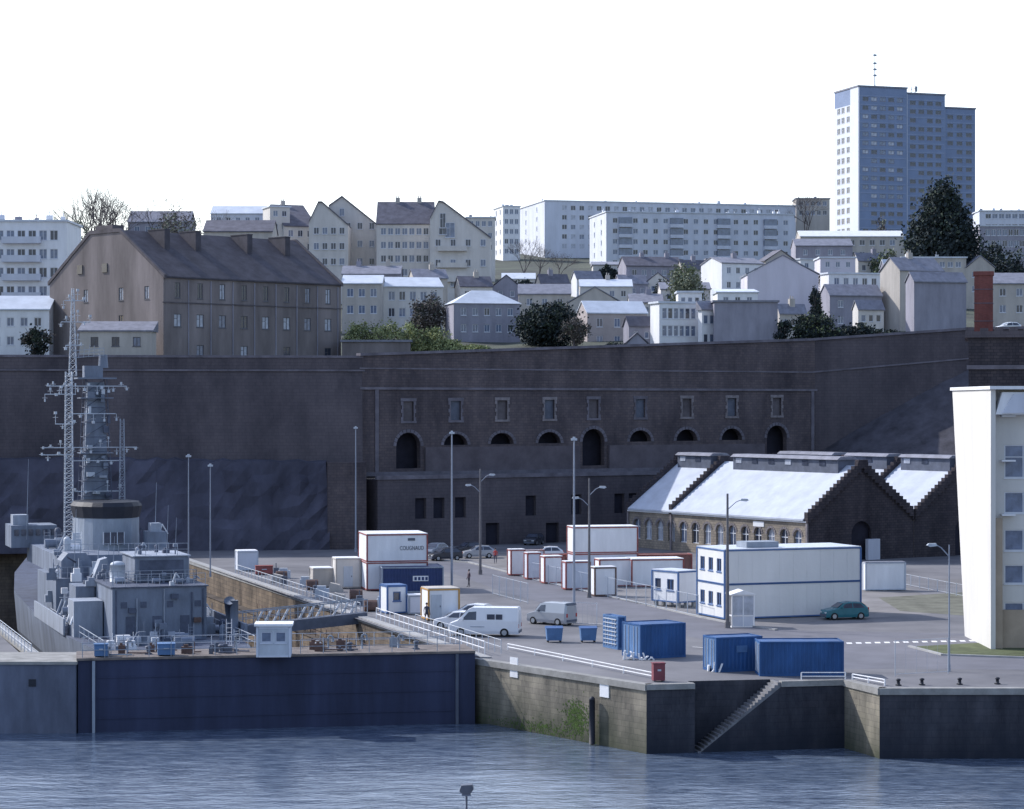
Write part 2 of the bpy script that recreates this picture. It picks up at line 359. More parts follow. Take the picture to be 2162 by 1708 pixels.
# dock basin: stepped sides
mb = MB()
steps = [(0, Q, 1.6), (1.1, 1.6, -.6), (2.2, -.6, -3), (3.4, -3, -7.5)]
for off, za, zb in steps:
    a = (ex(167)-off, 167); b_ = (ex(292)-off, 292)
    mb.poly([(a[0], a[1], za), (b_[0], b_[1], za), (b_[0], b_[1], zb), (a[0], a[1], zb)])
    mb.poly([(a[0], a[1], zb), (b_[0], b_[1], zb), (b_[0]-1.2, b_[1], zb), (a[0]-1.2, a[1], zb)])
    c_ = (lx(167)+off, 167); d_ = (lx(292)+off, 292)
    mb.poly([(c_[0], c_[1], za), (d_[0], d_[1], za), (d_[0], d_[1], zb), (c_[0], c_[1], zb)])
    mb.poly([(c_[0], c_[1], zb), (d_[0], d_[1], zb), (d_[0]+1.2, d_[1], zb), (c_[0]+1.2, c_[1], zb)])
mb.poly([(ex(292), 292, Q), (lx(292), 292, Q), (lx(292), 292, -7.5), (ex(292), 292, -7.5)])
mDock = masonry('dock_stone', (.25, .205, .165), (.18, .15, .13), (.12, .105, .1), .9, .4, .02, .35)
tag(mb.build('dock_basin', mDock), kind='structure')
mb = MB()
for s_, fx_ in ((0, ex), (1, lx)):
    o0, o1 = ((-.08, .75) if s_ == 0 else (-.75, .08))
    mb.prism([(fx_(168)+o0, 168), (fx_(292)+o0, 292), (fx_(292)+o1, 292), (fx_(168)+o1, 168)], 'z', Q-.3, Q+.1)
tag(mb.build('dock_coping', mKerb), kind='structure')
# ---- quay walls
def qwall(label, a, b_, mat, cm, z1=Q, name='quay_wall'):
    a = Vector(a); b_ = Vector(b_); u = (b_-a); Ln = u.length; th = atan2(u.y, u.x)
    r = thing(name, label, 'quay wall', (a.x, a.y, 0), th)
    m = MB(); m.poly([(0, 0, -6), (Ln, 0, -6), (Ln, 0, z1-.35), (0, 0, z1-.35)]); m.build('masonry_face', mat, r)
    m = bx(.003, Ln-.003, -.12, .55, z1-.35, z1+.06); m.build('coping', cm, r)
    return r, Ln
mCope = M('worn_coping', (.27, .265, .255), .9, .3, .8)
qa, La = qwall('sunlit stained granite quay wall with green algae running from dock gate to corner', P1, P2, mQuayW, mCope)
def wid_line(a, u, px):
    k = (px-CX)/F; return (k*a.y-a.x)/(u.x-k*u.y)
def onwall(r, Ln, px, y0, y1, wpx, mat, nm, d=.06):
    a = P1; u = (P2-P1).normalized(); t = wid_line(a, u, px)
    Y = (a+u*t).y; za = CZ-(y0-CY)/F*Y; zb = CZ-(y1-CY)/F*Y; w = wpx/F*Y/max(.3, abs(u.x))
    return bx(t-w/2, t+w/2, -d, -.003, zb, za).build(nm, mat, r)
onwall(qa, La, 1086, 1388, 1430, 16, mWhite, 'white_marker_board'); onwall(qa, La, 1277, 1434, 1472, 18, mWhite, 'white_marker_board')
t = wid_line(P1, (P2-P1).normalized(), 1259)
fd = MB(); fd.tube((t, -.35, .05), (t, -.35, 3.0), .2, n=10); fd.ball((t, -.35, 3.0), .2); fd.build('rubber_fender', mBlackP, qa, smooth=True)
ms = MB(); tg = wid_line(P1, (P2-P1).normalized(), 1218)
for cxm, czm, rr, rz_, nn in ((tg, 1.5, .7, .6, 800), (tg-3.5, .5, 1.5, .3, 200), (tg-5, .35, 3.0, .2, 250)):
    for i in range(nn):
        x = random.gauss(cxm, rr); z = random.gauss(czm, rz_); s_ = random.uniform(.02, .055)
        if z < .05 or x > La-.3 or x < .3: continue
        y = random.uniform(-.02, -.006); ms.poly([(x-s_, y, z-s_), (x+s_, y, z-s_*1.3), (x+s_*.6, y, z+s_*1.5), (x-s_*.7, y, z+s_)])
tag(ms.build('algae_growth', mMoss, qa), kind='stuff')
# caisson
th = atan2(P1.y-.8-161.5, P1.x+29.6); Lc = sqrt((P1.x+29.6)**2+(P1.y-.8-161.5)**2)
CT = 5.1
cz = thing('dock_gate', 'long dark steel caisson gate closing the dry dock', 'dock gate', (-29.6, 161.5, 0), th)
m = MB(); m.box(0, Lc, 0, 4.4, -7, CT-.16)
m.build('gate_wall', mCaiss, cz)
m = bx(-.1, Lc, -.15, 4.6, CT-.16, CT); m.build('gate_deck', mDeck, cz)
for x in (1.05, Lc-1.3):
    m = bx(x-.1, x+.1, -.2, -.003, -2, CT-.2); 
    m.build('vertical_seal', mSteelG if x < 5 else mSteelD, cz)
for zz in (.9, 2.3, 3.7):
    bx(1.3, Lc-1.6, -.05, -.003, zz, zz+.08).build('horizontal_rib', mCaiss, cz)
# left pier
pr = thing('pier_wall', 'pale concrete pier wall left of the dark dock gate', 'quay wall', (-29.7, 161.2, 0), 0)
bx(-300, 0, 0, 6, -7, 4.7).build('pier_body', mPierL, pr); bx(-300, .1, -.1, 6.2, 4.7, 4.9).build('coping', mCope, pr)
bx(-3.2, -2.7, -.04, -.002, 3.2, 3.7).build('mooring_ring_recess', mBlackP, pr)
# front wall with stairs
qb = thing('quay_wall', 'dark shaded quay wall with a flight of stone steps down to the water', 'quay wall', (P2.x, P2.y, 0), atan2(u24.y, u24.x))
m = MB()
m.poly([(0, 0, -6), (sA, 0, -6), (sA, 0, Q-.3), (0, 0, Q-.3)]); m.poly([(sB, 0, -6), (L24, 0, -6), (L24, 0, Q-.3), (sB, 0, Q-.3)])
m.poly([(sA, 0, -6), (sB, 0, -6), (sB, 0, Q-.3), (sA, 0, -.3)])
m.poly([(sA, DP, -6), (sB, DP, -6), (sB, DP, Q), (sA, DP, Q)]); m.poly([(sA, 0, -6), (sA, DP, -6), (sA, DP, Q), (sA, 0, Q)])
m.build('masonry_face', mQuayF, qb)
m = MB(); ns = 26
for i in range(ns):
    x0 = sA+(sB-sA)*i/ns; x1 = sA+(sB-sA)*(i+1)/ns; z = -.3+(Q+.3)*(i+1)/ns
    m.box(x0, x1, .004, DP-.004, z-.9, z-.01)
m.build('steps', M('worn_step_stone', (.18, .18, .19), .9, .35, 1), qb)
for i, (a, b_) in enumerate(((0, sA), (sB, L24))): bx(a, b_, -.1, .5, Q-.3, Q+.06).build('coping', mCope, qb)
qwall('short sunlit granite quay return between the two dark walls', P4, P5, mQuayW, mCope)
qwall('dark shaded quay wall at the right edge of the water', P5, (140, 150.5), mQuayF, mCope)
# near bank and its lamp
tag(bx(-200, 200, -40, 72, -6, Q).build('near_quay', mAsph), kind='structure')
l = thing('dock_lamp', 'small flat-topped lamp head on a thin post rising at the bottom edge', 'lamp', (P(985, 1700, 66).x, 66, Q))
zt = P(0, 1672, 66).z-Q
one('tube', (0, 0, 0), (0, 0, zt-.1), .045, .03).build('post', mSteelD, l)
m = MB(); m.prism([(-.2, zt+.04), (-.14, zt+.2), (.16, zt+.22), (.2, zt+.1), (.1, zt-.05), (-.1, zt-.05)], 'y', -.15, .15); m.build('lamp_head', mSteelD, l)
bx(-.13, .13, -.11, .11, zt-.1, zt-.052).build('lens', mGlassM, l)
# roads
def sheet(name, pts, mat, dz, kind='structure'):
    return tag(one('poly', [(*G(*p).xy, Q+dz) for p in pts]).build(name, mat), kind=kind)
sheet('road', [(2400, 1345), (2400, 1415), (1790, 1412), (1460, 1345), (1200, 1290), (1050, 1245), (960, 1212), (900, 1198), (905, 1185), (990, 1190), (1120, 1222), (1480, 1305), (1640, 1330)], mRoad, .004)
sheet('yard', [(990, 1180), (1060, 1165), (1480, 1205), (1900, 1235), (2040, 1290), (1640, 1318), (1480, 1303), (1120, 1220)], mYard, .004)
def kerb(pts, w=.25, h=.13, name='kerb'):
    m = MB()
    v = [G(*p).xy for p in pts]
    for a, b_ in zip(v, v[1:]):
        u = (b_-a).normalized(); n = Vector((-u.y, u.x))*w/2
        m.prism([tuple(a-n), tuple(b_-n), tuple(b_+n), tuple(a+n)], 'z', Q-.05, Q+h)
    return tag(m.build(name, mKerb), kind='structure')
kerb([(915, 1182), (990, 1188), (1050, 1203), (1120, 1221), (1240, 1249), (1370, 1279), (1480, 1304), (1560, 1320), (1640, 1331)])
kerb([(1920, 1366), (1990, 1384), (2162, 1390), (2300, 1392)])
sheet('grass_verge', [(1925, 1366), (2060, 1358), (2400, 1358), (2400, 1390), (1992, 1383)], mGrass, .03, 'structure')
sheet('bank_ground', [(1855, 1262), (2040, 1250), (2400, 1250), (2400, 1310), (2040, 1300), (1900, 1290)], M('rough_ground', (.15, .15, .12), 1, .4, .5), .01)
m = MB()
for i in range(15):
    a = G(1768+i*20, 1360-i*.4).xy; m.poly([(a.x, a.y, Q+.012), (a.x+.42, a.y, Q+.012), (a.x+.5, a.y+1.0, Q+.012), (a.x+.08, a.y+1.0, Q+.012)])
for p in ((1460, 1366), (1500, 1374), (1290, 1326), (1240, 1316), (1650, 1392)):
    a = G(*p).xy; m.poly([(a.x, a.y, Q+.012), (a.x+2.2, a.y-1.6, Q+.012), (a.x+2.35, a.y-1.5, Q+.012), (a.x+.15, a.y+.1, Q+.012)])
tag(m.build('road_markings', mLine), kind='structure')
# terrain
m = MB(); xs = [-900, -500, -250]+list(range(-150, 200, 8))+[220, 260, 350, 550, 900]
rows = [0, 4, 10, 20, 40, 70, 110, 150, 200, 260, 330, 400, 470, 560, 700, 1300, 4500]
for a in xs:
    for r_ in rows:
        Y = wl(a)[0]+.8+r_; m.v.append((a, Y, terr(a, Y)+(random.uniform(-.25, .25) if r_ > 10 else 0)))
k = len(rows)
for i in range(len(xs)-1):
    for j in range(k-1): m.f.append((i*k+j, (i+1)*k+j, (i+1)*k+j+1, i*k+j+1)); m.m.append(0)
tag(m.build('hill_terrain', mDirt), kind='structure')
# ================================================================ RAMPART
W1 = Vector((-18.96, 300)); W2 = Vector((43.1, 337)); uw = (W2-W1).normalized(); Lw = (W2-W1).length
def tw(px): return wid_line(W1, uw, px)
cas = thing('casemate_wall', 'long dark stone casemate facade with nine windows over a row of arches', 'rampart', (W1.x, W1.y, 0), atan2(uw.y, uw.x))
m = MB(); ops = []; wx = [862, 962, 1060, 1160, 1253, 1352, 1450, 1545, 1640]
for i, px in enumerate(wx):
    t = tw(px); z = 20.3+i*.07; ops.append((t-.75, t+.75, z, z+2.5))
    full = i in (0, 4, 8); zt = 18.5+i*.08
    ops.append((t-1.75, t+1.75, (14.2 if full else 17.1+i*.05), zt+.3*full, True))
facade(m, (0, 0), (1, 0), (0, -1), Lw, 13, 28.0, ops, dep=.9)
m.poly([(0, 0, 28), (Lw, 0, 28), (Lw, 0, 31.5), (0, 0, 28.6)])
m.build('facade_wall', mRamp2, cas)
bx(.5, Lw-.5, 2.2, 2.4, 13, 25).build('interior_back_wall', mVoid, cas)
for i in range(0, len(ops), 2):
    a, b_, c_, d_ = ops[i][:4]; f_ = MB()
    for k_ in range(5):
        zz = c_+k_*(d_-c_)/5; e = .35 if k_ % 2 == 0 else .18
        f_.box(a-e, a-.01, -.1, .003, zz, zz+.48); f_.box(b_+.01, b_+e, -.1, .003, zz, zz+.48)
    f_.box(a-.4, b_+.4, -.1, .003, d_+.01, d_+.4); f_.box(a-.4, b_+.4, -.14, .003, c_-.3, c_-.01)
    f_.build('window_surround', [mCorn, mStoneL][i % 8 in (4, 6) or i > 11], cas)
    g = MB(); g.box(a, b_, .3, .36, c_, d_); g.build('shutter', mSteelD if i % 4 else mBarrD, cas)
for i in range(1, len(ops), 2):
    a, b_, c_, d_ = ops[i][:4]; xc = (a+b_)/2; f_ = MB(); rr = 1.78; top = max(c_, d_-1.75)
    sy = min(1, (d_-c_)/1.75)
    for q in range(11):
        t0 = pi*q/11+.02; t1 = pi*(q+1)/11-.02
        f_.prism([(xc-cos(t0)*1.78, top+sin(t0)*1.78*sy), (xc-cos(t1)*1.78, top+sin(t1)*1.78*sy), (xc-cos(t1)*2.2, top+sin(t1)*2.2*sy), (xc-cos(t0)*2.2, top+sin(t0)*2.2*sy)], 'y', -.08, .003)
    f_.build('arch_ring', mCorn, cas)
mInf = M('dark_render_infill', (.12, .105, .12), .95, .25, .4)
for a, b_ in ((1, 7), (9, 15)):
    xa = ops[a][1]+.6; xb = ops[b_+2 if b_+2 < len(ops) else b_][0]-.6
    bx(xa, xb, -.35, .0, 13, 16.9).build('parapet_infill', mInf, cas)
for zc, h_, pr_ in ((24.3, .3, .22), (26.9, .18, .1), (13.3, .5, .4)):
    bx(-.4, Lw+.4, -pr_, .0, zc, zc+h_).build('cornice', mCorn, cas)
for px in (795, 1715): t = tw(px); bx(t-.25, t+.25, -.15, 0, 13.8, 24.3).build('pilaster', mCorn, cas)
m = MB(); m.prism([(-.4, 28.55), (Lw, 31.5), (Lw, 31.85), (-.4, 28.9)], 'y', -.3, .9); m.build('coping', mCorn, cas)
# low wall in front
lc = thing('lower_terrace_wall', 'low dark lower storey with small blocked windows below the arches', 'wall', (W1.x+2.2, W1.y-4.6, 0), atan2(uw.y, uw.x))
ops2 = [(tw(px)-.8, tw(px)+.8, 8, 10.6) for px in (855, 893, 938, 1085, 1180, 1270, 1300)]+[(tw(1005)-1, tw(1005)+1, Q, 7.2), (tw(1130)-1, tw(1130)+1, Q, 7)]
m = MB(); facade(m, (0, 0), (1, 0), (0, -1), Lw-2, Q-.1, 13, ops2, dep=.6); m.poly([(0, 0, 13), (Lw-2, 0, 13), (Lw-2, 5, 13), (0, 5, 13)]); m.poly([(0, 0, Q), (0, 5, Q), (0, 5, 13), (0, 0, 13)])
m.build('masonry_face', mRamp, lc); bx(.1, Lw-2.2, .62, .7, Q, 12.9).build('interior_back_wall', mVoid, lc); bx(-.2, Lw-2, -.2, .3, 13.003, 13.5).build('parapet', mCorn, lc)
# left curtain
a = Vector((-120, 288)); ul = (W1-a).normalized(); Ll = (W1-a).length
cw = thing('curtain_wall', 'huge dark stone curtain wall filling the left behind the ship mast', 'rampart', (a.x, a.y, 0), atan2(ul.y, ul.x))
m = MB(); m.poly([(-200, -2.0, Q-.2), (Ll, -2.0, Q-.2), (Ll, 0, 26.6), (-200, 0, 26.6)]); m.poly([(Ll, -2, Q), (Ll, 3, Q), (Ll, 3, 26.6), (Ll, 0, 26.6)])
m.build('battered_face', mRamp, cw)
bx(-200, Ll+.3, -.18, .7, 26.6, 26.82).build('cordon', mCorn, cw); bx(-200, Ll, .05, .8, 26.82, 28.3).build('parapet', mRamp, cw); bx(-200, Ll+.1, -.05, .95, 28.3, 28.6).build('coping', mCorn, cw)
# rock base: rough faceted face
m = MB(); K = 150; NR = 9
for i in range(K+1):
    x = -80+(Ll-4.5+80)*i/K; tt = 15.2+2.2*(1-i/K)+random.uniform(-.2, .2)
    for j in range(NR):
        t_ = j/(NR-1); z = Q-.2+(tt-Q+.2)*t_; m.v.append((x+random.uniform(-.2, .2), -6.2+3.6*t_+random.uniform(-.45, .45)*(t_ < 1), z+random.uniform(-.3, .3)*(0 < t_ < 1)))
    m.v.append((x, -.4, tt+.3))
for i in range(K):
    for j in range(NR): n_ = i*(NR+1)+j; m.f.append((n_, n_+NR+1, n_+NR+2, n_+1)); m.m.append(0)
rk = m.build('rock_base', mRock, cw)
bx(Ll-4.6, Ll+.2, -5.5, .2, Q-.2, 15.2).build('buttress', mRamp2, cw)
# right wall
a = W2; b_ = Vector((64.6, 335)); ur = (b_-a).normalized()
rw = thing('retaining_wall', 'dark retaining wall rising to the right above a steep bank', 'rampart', (a.x, a.y, 0), atan2(ur.y, ur.x)); Lr = (b_-a).length
m = MB(); m.poly([(0, -.02, 10), (Lr+80, -.02, 10), (Lr+80, 0, 34.5), (Lr, 0, 33), (0, 0, 31.6)]); m.build('masonry_face', mRamp, rw)
m = MB(); m.prism([(-.2, 31.5), (Lr, 32.95), (Lr+80, 34.4), (Lr+80, 34.75), (Lr, 33.3), (-.2, 31.85)], 'y', -.25, .8); m.build('coping', mCorn, rw)
m = MB(); m.prism([(-.2, 26.9), (Lr, 28.8), (Lr, 29.0), (-.2, 27.15)], 'y', -.15, .0); m.build('cordon', mCorn, rw)
m = MB(); nx, ny = 24, 8
for i in range(nx+1):
    for j in range(ny+1):
        x = 41+i*4.0; t = j/ny; Y = 336.5-t*32; zt = 14+min(1, i/6.)*15; m.v.append((x, Y, Q-.1+(zt-Q)*(1-t)**1.1+random.uniform(-.3, .3)*(0 < t < 1)))
for i in range(nx):
    for j in range(ny): n_ = i*(ny+1)+j; m.f.append((n_, n_+ny+1, n_+ny+2, n_+1)); m.m.append(0)
tag(m.build('bank_terrain', M('scrub_bank', (.072, .07, .085), 1, .4, .4, bump=.5)), kind='structure')
# ================================================================ TOWN
# left apartment
r, w, d, H = building('white five-storey apartment block with balconies at the left edge', None, -120, 141, 468, 357, 0, 'flat', 0, mWhite, mSlateR, (10, 5, 1.2, 1.5), dep=12, name='apartment_block', cat='apartment block', vents=8, top=1.3, gls=[mGlassM, mGlassD])
for i in range(5):
    for xa in (9.0,): bx(xa, xa+5.8, -1.1, -.003, H-3.3-i*2.8, H-2.3-i*2.8).build('balcony', mPaleB, r)
building('low white house with pale sloping roof below the left apartment block', None, -60, 104, 655, 326, 0, 'gx', 2.0, mWhite, mSlateR, (5, 2, 1, 1.2), dep=8, fl=2.6, top=1.0)
building('small pale house peeping between apartment block and barracks', None, 128, 200, 530, 420, 0, 'gx', 1.8, mWhite, mMidRoof, (3, 1, 1, 1.2))
# barracks
Yb = 311; thb = R(45); c = P(345, 586, Yb); w = wid(345, Yb, thb, 720); d = dpt(345, Yb, thb, 105); zb = 28.2
ba = thing('barracks', 'big brown barracks building with truncated slate roof and wide chimneys', 'barracks', (c.x, c.y, zb), thb); H = c.z-zb; RH = 6.6
of = []
for i in range(8):
    x = w*(.075+.121*i)
    of += [(x-.45, x+.45, H-2.6, H-.55), (x-.6, x+.6, H-6.4, H-4.7)]
    if i % 2: of.append((x-.6, x+.6, .4, 2.1))
ol = [(d*f-.5, d*f+.5, z, z+1.7) for f, z in ((.33, H-2.7), (.64, H-2.7), (.64, H-6.4), (.86, H-2.7))]
m = MB(); facade(m, (0, 0), (1, 0), (0, -1), w, -.6, H, of, .3); facade(m, (0, d), (0, -1), (-1, 0), d, -.6, H, ol, .3)
m.poly([(w, 0, -.6), (w, d, -.6), (w, d, H), (w, 0, H)]); m.poly([(w, d, -.6), (0, d, -.6), (0, d, H), (w, d, H)])
prof = [(0, H), (d*.37, H+RH), (d*.63, H+RH), (d, H)]
for x in (0, w): m.poly([(x, *p) for p in prof])
m.build('wall', mBarr, ba)
pf = [(-.3, H), (-.3, H+.2), (d*.37, H+RH+.2), (d*.63, H+RH+.2), (d+.3, H+.2), (d+.3, H), (d*.63, H+RH), (d*.37, H+RH)]
rf = one('prism', pf, 'x', .3, w-.3).build('roof', mBarrR, ba)
for x in (0, w):
    m = MB()
    m.prism([(-.35, H-.1), (-.35, H+.4), (d*.37, H+RH+.4), (d*.63, H+RH+.4), (d+.35, H+.4), (d+.35, H-.1), (d*.63, H+RH-.1), (d*.37, H+RH-.1)], 'x', x-.12 if x == 0 else x-.28, x+.28 if x == 0 else x+.12)
    m.build('gable_parapet', mBarrD, ba)
for f in (.16, .33, .62, .84):
    x = w*f; z0 = H+RH*.4; m = bx(x-.45, x+.45, d*.22, d*.36, z0, H+RH+.3); m.box(x-.5, x+.5, d*.22-.05, d*.36+.05, H+RH+.25, H+RH+.38)
    m.build('chimney', mBarrR, rf)
bx(0.3, 2.2, d*.45, d*.6, H+RH+.2, H+RH+1.0).build('chimney', mBarrD, rf)
put_windows(ba, face_win('f', w, d, of, [mGlassD, mGlassD, mGlassM, mCurt], mFrameD)+face_win('l', w, d, ol, [mGlassD, mCurt], mFrameD))
for i in range(8): bx(w*(.13+.121*i), w*(.13+.121*i)+.12, -.12, -.003, 0, H-.2).build('drainpipe', mGreyR, ba)
bx(-.2, w+.2, -.12, -.003, H-3.3, H-3.15).build('string_course', mBarrD, ba)
for f in (.28, .5): y = d*(1-f); bx(-.12, .0, y-.6, y+.6, H+1.2, H+2.4).build('gable_window', mGlassD, ba)
building('small lean-to annex in front of the barracks gable', None, 168, 320, 700, 305.5, 0, 'shed', 1.3, mBeige, mMidRoof, (3, 1, 1.0, 1.2), dep=4, base=28.6, name='annex', cat='annex', frame=mFrameD)
# behind barracks
building('grey roofed house right behind the barracks ridge', None, 430, 575, 490, 400, 0, 'gx', 2.2, mBeige, mDarkRoof, None, dep=9)
building('low pale building at far left skyline behind bare trees', None, 270, 400, 470, 470, 0, 'gx', 2.5, mGreyR, mMidRoof, (5, 1, 1, 1.2))
building('pale white block on the skyline above the barracks roof', 555, 570, 612, 437, 500, 20, 'flat', 0, mCream, mSlateR, (2, 2, 1, 1.2))
building('long low pale building on the skyline right of bare trees', None, 445, 560, 452, 520, 0, 'gx', 2, mPaleB, mSlateR, (5, 1, 1, 1.2))
def phouse(label, prof, Y, dep, th=0, wins=(), wall=mCream, rmat=mDarkRoof, top=None):
    """prof: pixel outline of the front from lower left over the top to lower right"""
    c = P(prof[0][0], prof[0][1], Y); zb = terr(c.x, Y)-1; r = thing('gabled_apartment_block', label, 'apartment block', (c.x, Y, zb), R(th))
    pt = [(P(a, b, Y).x-c.x, P(a, b, Y).z-zb) for a, b in prof]; pt[0] = (pt[0][0], 0); pt[-1] = (pt[-1][0], 0)
    one('prism', pt, 'y', 0, dep).build('wall', wall, r)
    m = MB()
    for p, q in zip(pt[1:-1], pt[2:-1]):
        m.prism([(p[0], p[1]+.004), (q[0], q[1]+.004), (q[0], q[1]+.3), (p[0], p[1]+.3)], 'y', -.3, dep+.2)
    m.build('roof', rmat, r)
    ws = []
    for (a, b, ww, wh) in wins:
        q = P(a, b, Y); ws.append(((q.x-c.x-ww/2, -.135, q.z-zb-wh), 0, ww, wh, random.choice([mGlassM, mGlassD]), mFrame))
    put_windows(r, ws); return r
def wg(x0, x1, y0, y1, nx, ny, w=1.1, h=1.4): return [(x0+(x1-x0)*i/max(1, nx-1), y0+(y1-y0)*j/max(1, ny-1), w, h) for j in range(ny) for i in range(nx)]
building('cream apartment wing with steep dark roof, left in the gabled group', 545, 600, 668, 478, 500, 22, 'gx', 5.3, mCream, mDarkRoof, (3, 3, 1.1, 1.4), name='gabled_apartment_block', cat='apartment block', chim=1)
phouse('cream gabled apartment block with sloping ridge peaking at left, second of the group', [(652, 590), (652, 470), (672, 428), (680, 428), (735, 476), (735, 590)], 488, 12, 0, wg(668, 722, 480, 545, 4, 3))
phouse('cream apartment block with the tallest pointed gable of the group', [(694, 590), (694, 436), (722, 416), (797, 476), (797, 590)], 498, 12, 0, wg(735, 785, 470, 545, 3, 3)+[(722, 440, 1, 1.6)])
building('wide cream apartment wing with long dark roof between two gables', None, 795, 914, 474, 486, 0, 'gx', 5, mCream, mDarkRoof, (7, 4, 1.1, 1.4), name='gabled_apartment_block', cat='apartment block', dep=12, chim=2)
r = phouse('large cream gabled apartment block sloping down to the right, last of the group', [(908, 605), (908, 462), (926, 426), (936, 428), (1036, 503), (1036, 605)], 479, 13, 0, wg(925, 1020, 505, 590, 4, 3)+[(935, 450, 1.2, 3), (950, 470, 2, 3), (935, 480, 1.6, 1.5)])
for y in (525, 560, 590):
    q = P(955, y, 479); bx(q.x-r.location.x-3, q.x-r.location.x+3, -.9, -.003, q.z-r.location.z-.5, q.z-r.location.z+.5).build('balcony', mCream, r)
building('pale skyline block behind the right end of the gabled group', None, 985, 1045, 460, 560, 0, 'flat', 0, mCream, mSlateR, (4, 3, 1, 1.3), vents=3, name='apartment_block', cat='apartment block')
# long blocks
kw = dict(name='apartment_block', cat='apartment block')
r, w, d, H = building('long pale apartment block on the skyline, rear one with staggered end', 1095, 1150, 1680, 424, 690, 14, 'flat', 0, mPaleB, mSlateR, (26, 5, 1.5, 1.4), (2, 5, 1.2, 1.4), vents=34, gls=[mGlassM, mGlassD, mCurt], top=1.2, **kw)
building('tall white lit end bay left of the rear long apartment block', 1042, 1062, 1098, 436, 670, 14, 'flat', 0, mWhite, mSlateR, (3, 6, 1.1, 1.4), (2, 6, 1.2, 1.4), vents=3, **kw)
r, w, d, H = building('long pale apartment block standing in front, with bluish glazed loggias', 1245, 1280, 1677, 448, 630, 10, 'flat', 0, mPaleB, mSlateR, (18, 5, 1.3, 1.3), (2, 5, 1.2, 1.4), vents=24, gls=[mGlassM, mGlassD], top=1.5, m=.02, **kw)
for f in (.1, .37, .62, .87):
    x = w*f; m = MB()
    for k_ in range(4): zz = H-2.9-k_*2.8; m.box(x-1.8, x+1.8, -.9, -.003, zz-1.0, zz-.1, 0); m.box(x-1.75, x+1.75, -.6, -.004, zz-.09, zz+1.6, 1)
    m.build('glazed_loggia', [mPaleB, mGlassM], r)
building('beige block on the skyline between long apartments and tower', None, 1681, 1752, 420, 720, 0, 'flat', 0, mBeige, mMidRoof, (5, 2, 1.2, 1.4), vents=4, **kw)
# tower
Yt = 765; tt = R(18); c = P(1812, 190, Yt); zb = 72
tw_ = thing('tower_block', 'tall blue-grey residential tower with stepped roof and antenna masts', 'tower block', (c.x, c.y, zb), tt)
secs = [(1812, 1915, 188), (1915, 1997, 198), (1997, 2064, 224)]; wins = []
D = dpt(1812, Yt, tt, 1762)
zt = lambda y: CZ-(y-CY)/F*(Yt+6)-zb
x0 = 0
mBand = M('tower_floor_band', (.3, .36, .5), .8, .1, .3)
for i, (a, b_, yt) in enumerate(secs):
    x1 = wid(1812, Yt, tt, b_); Hs = zt(yt); y0 = [0, .6, 1.5][i]
    o = grid(x1-x0, Hs, [5, 4, 3][i], 16, 2.1, 1.25, fl=2.85, top=3.2 if i == 0 else 2.2, m=.06, skip=.08)
    m = MB(); facade(m, (x0, y0), (1, 0), (0, -1), x1-x0, 0, Hs, o, .25)
    m.poly([(x1, y0, 0), (x1, D, 0), (x1, D, Hs), (x1, y0, Hs)]); m.poly([(x0, y0, Hs), (x1, y0, Hs), (x1, D, Hs), (x0, D, Hs)]); m.poly([(x0, D, 0), (x1, D, 0), (x1, D, Hs), (x0, D, Hs)])
    m.poly([(x0, y0, Hs-30), (x0, D, Hs-30), (x0, D, Hs), (x0, y0, Hs)] if i else [(x0, D/3, zt(222)), (x0, D, zt(222)), (x0, D, Hs), (x0, D/3, Hs)])
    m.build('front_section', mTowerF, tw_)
    for k_ in range(16):
        zz = Hs-(3.2 if i == 0 else 2.2)-k_*2.85+.25
        if zz > 2: bx(x0+.5, x1-.3, y0-.08, y0-.003, zz, zz+.22).build('floor_band', mBand, tw_)
    bx(x0-.2, x1+.2, y0-.25, D+.2, Hs+.002, Hs+.5).build('roof', mMidRoof, tw_)
    bx(x0+.05, x0+.4, y0-.25, y0-.003, 3, Hs-.1).build('vertical_fin', mPaleB, tw_)
    wins += [((x0+p[0], y0, p[2]), 0, p[1]-p[0], p[3]-p[2], random.choice([mGlassM, mCurt, mGlassD, mGlassM]), mGreyR) for p in o]
    x0 = x1
Hs = zt(222); ol = []
for r_ in range(14):
    z1 = Hs-.3-r_*3.3
    for cc in (.12, .3, .52): ol.append((D*cc, D*cc+D*.13, z1-1.9, z1))
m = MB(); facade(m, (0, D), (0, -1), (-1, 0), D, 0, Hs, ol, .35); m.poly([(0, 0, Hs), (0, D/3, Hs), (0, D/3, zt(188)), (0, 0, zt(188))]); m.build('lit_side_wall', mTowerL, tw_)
wins = [((0, D-p[0], p[2]), -pi/2, p[1]-p[0], p[3]-p[2], mGlassD, mFrame) for p in ol]+wins
put_windows(tw_, wins)
m = MB(); z0 = zt(188); ax = wid(1812, Yt, tt, 1853); zz = zt(103)
m.tube((ax, 2, z0), (ax, 2, zz), .22, .08)
for f in (.3, .45, .6, .8): m.box(ax-.55, ax+.55, 1.7, 2.3, z0+(zz-z0)*f, z0+(zz-z0)*f+.5)
m.build('antenna_mast', mSteelG, tw_)
m = MB(); ax = wid(1812, Yt, tt, 1938); z0 = zt(198)
m.tube((ax, 2, z0), (ax, 2, zt(165)), .15, .06); m.tube((ax-1.5, 2, z0), (ax-1.2, 2, z0+2.6), .12); m.tube((ax-1.5, 2, z0+1.6), (ax+.9, 2, z0+2.4), .08); m.box(ax+.2, ax+.8, 1.8, 2.2, z0+1, z0+2.8)
m.build('antenna_mast', mSteelG, tw_)
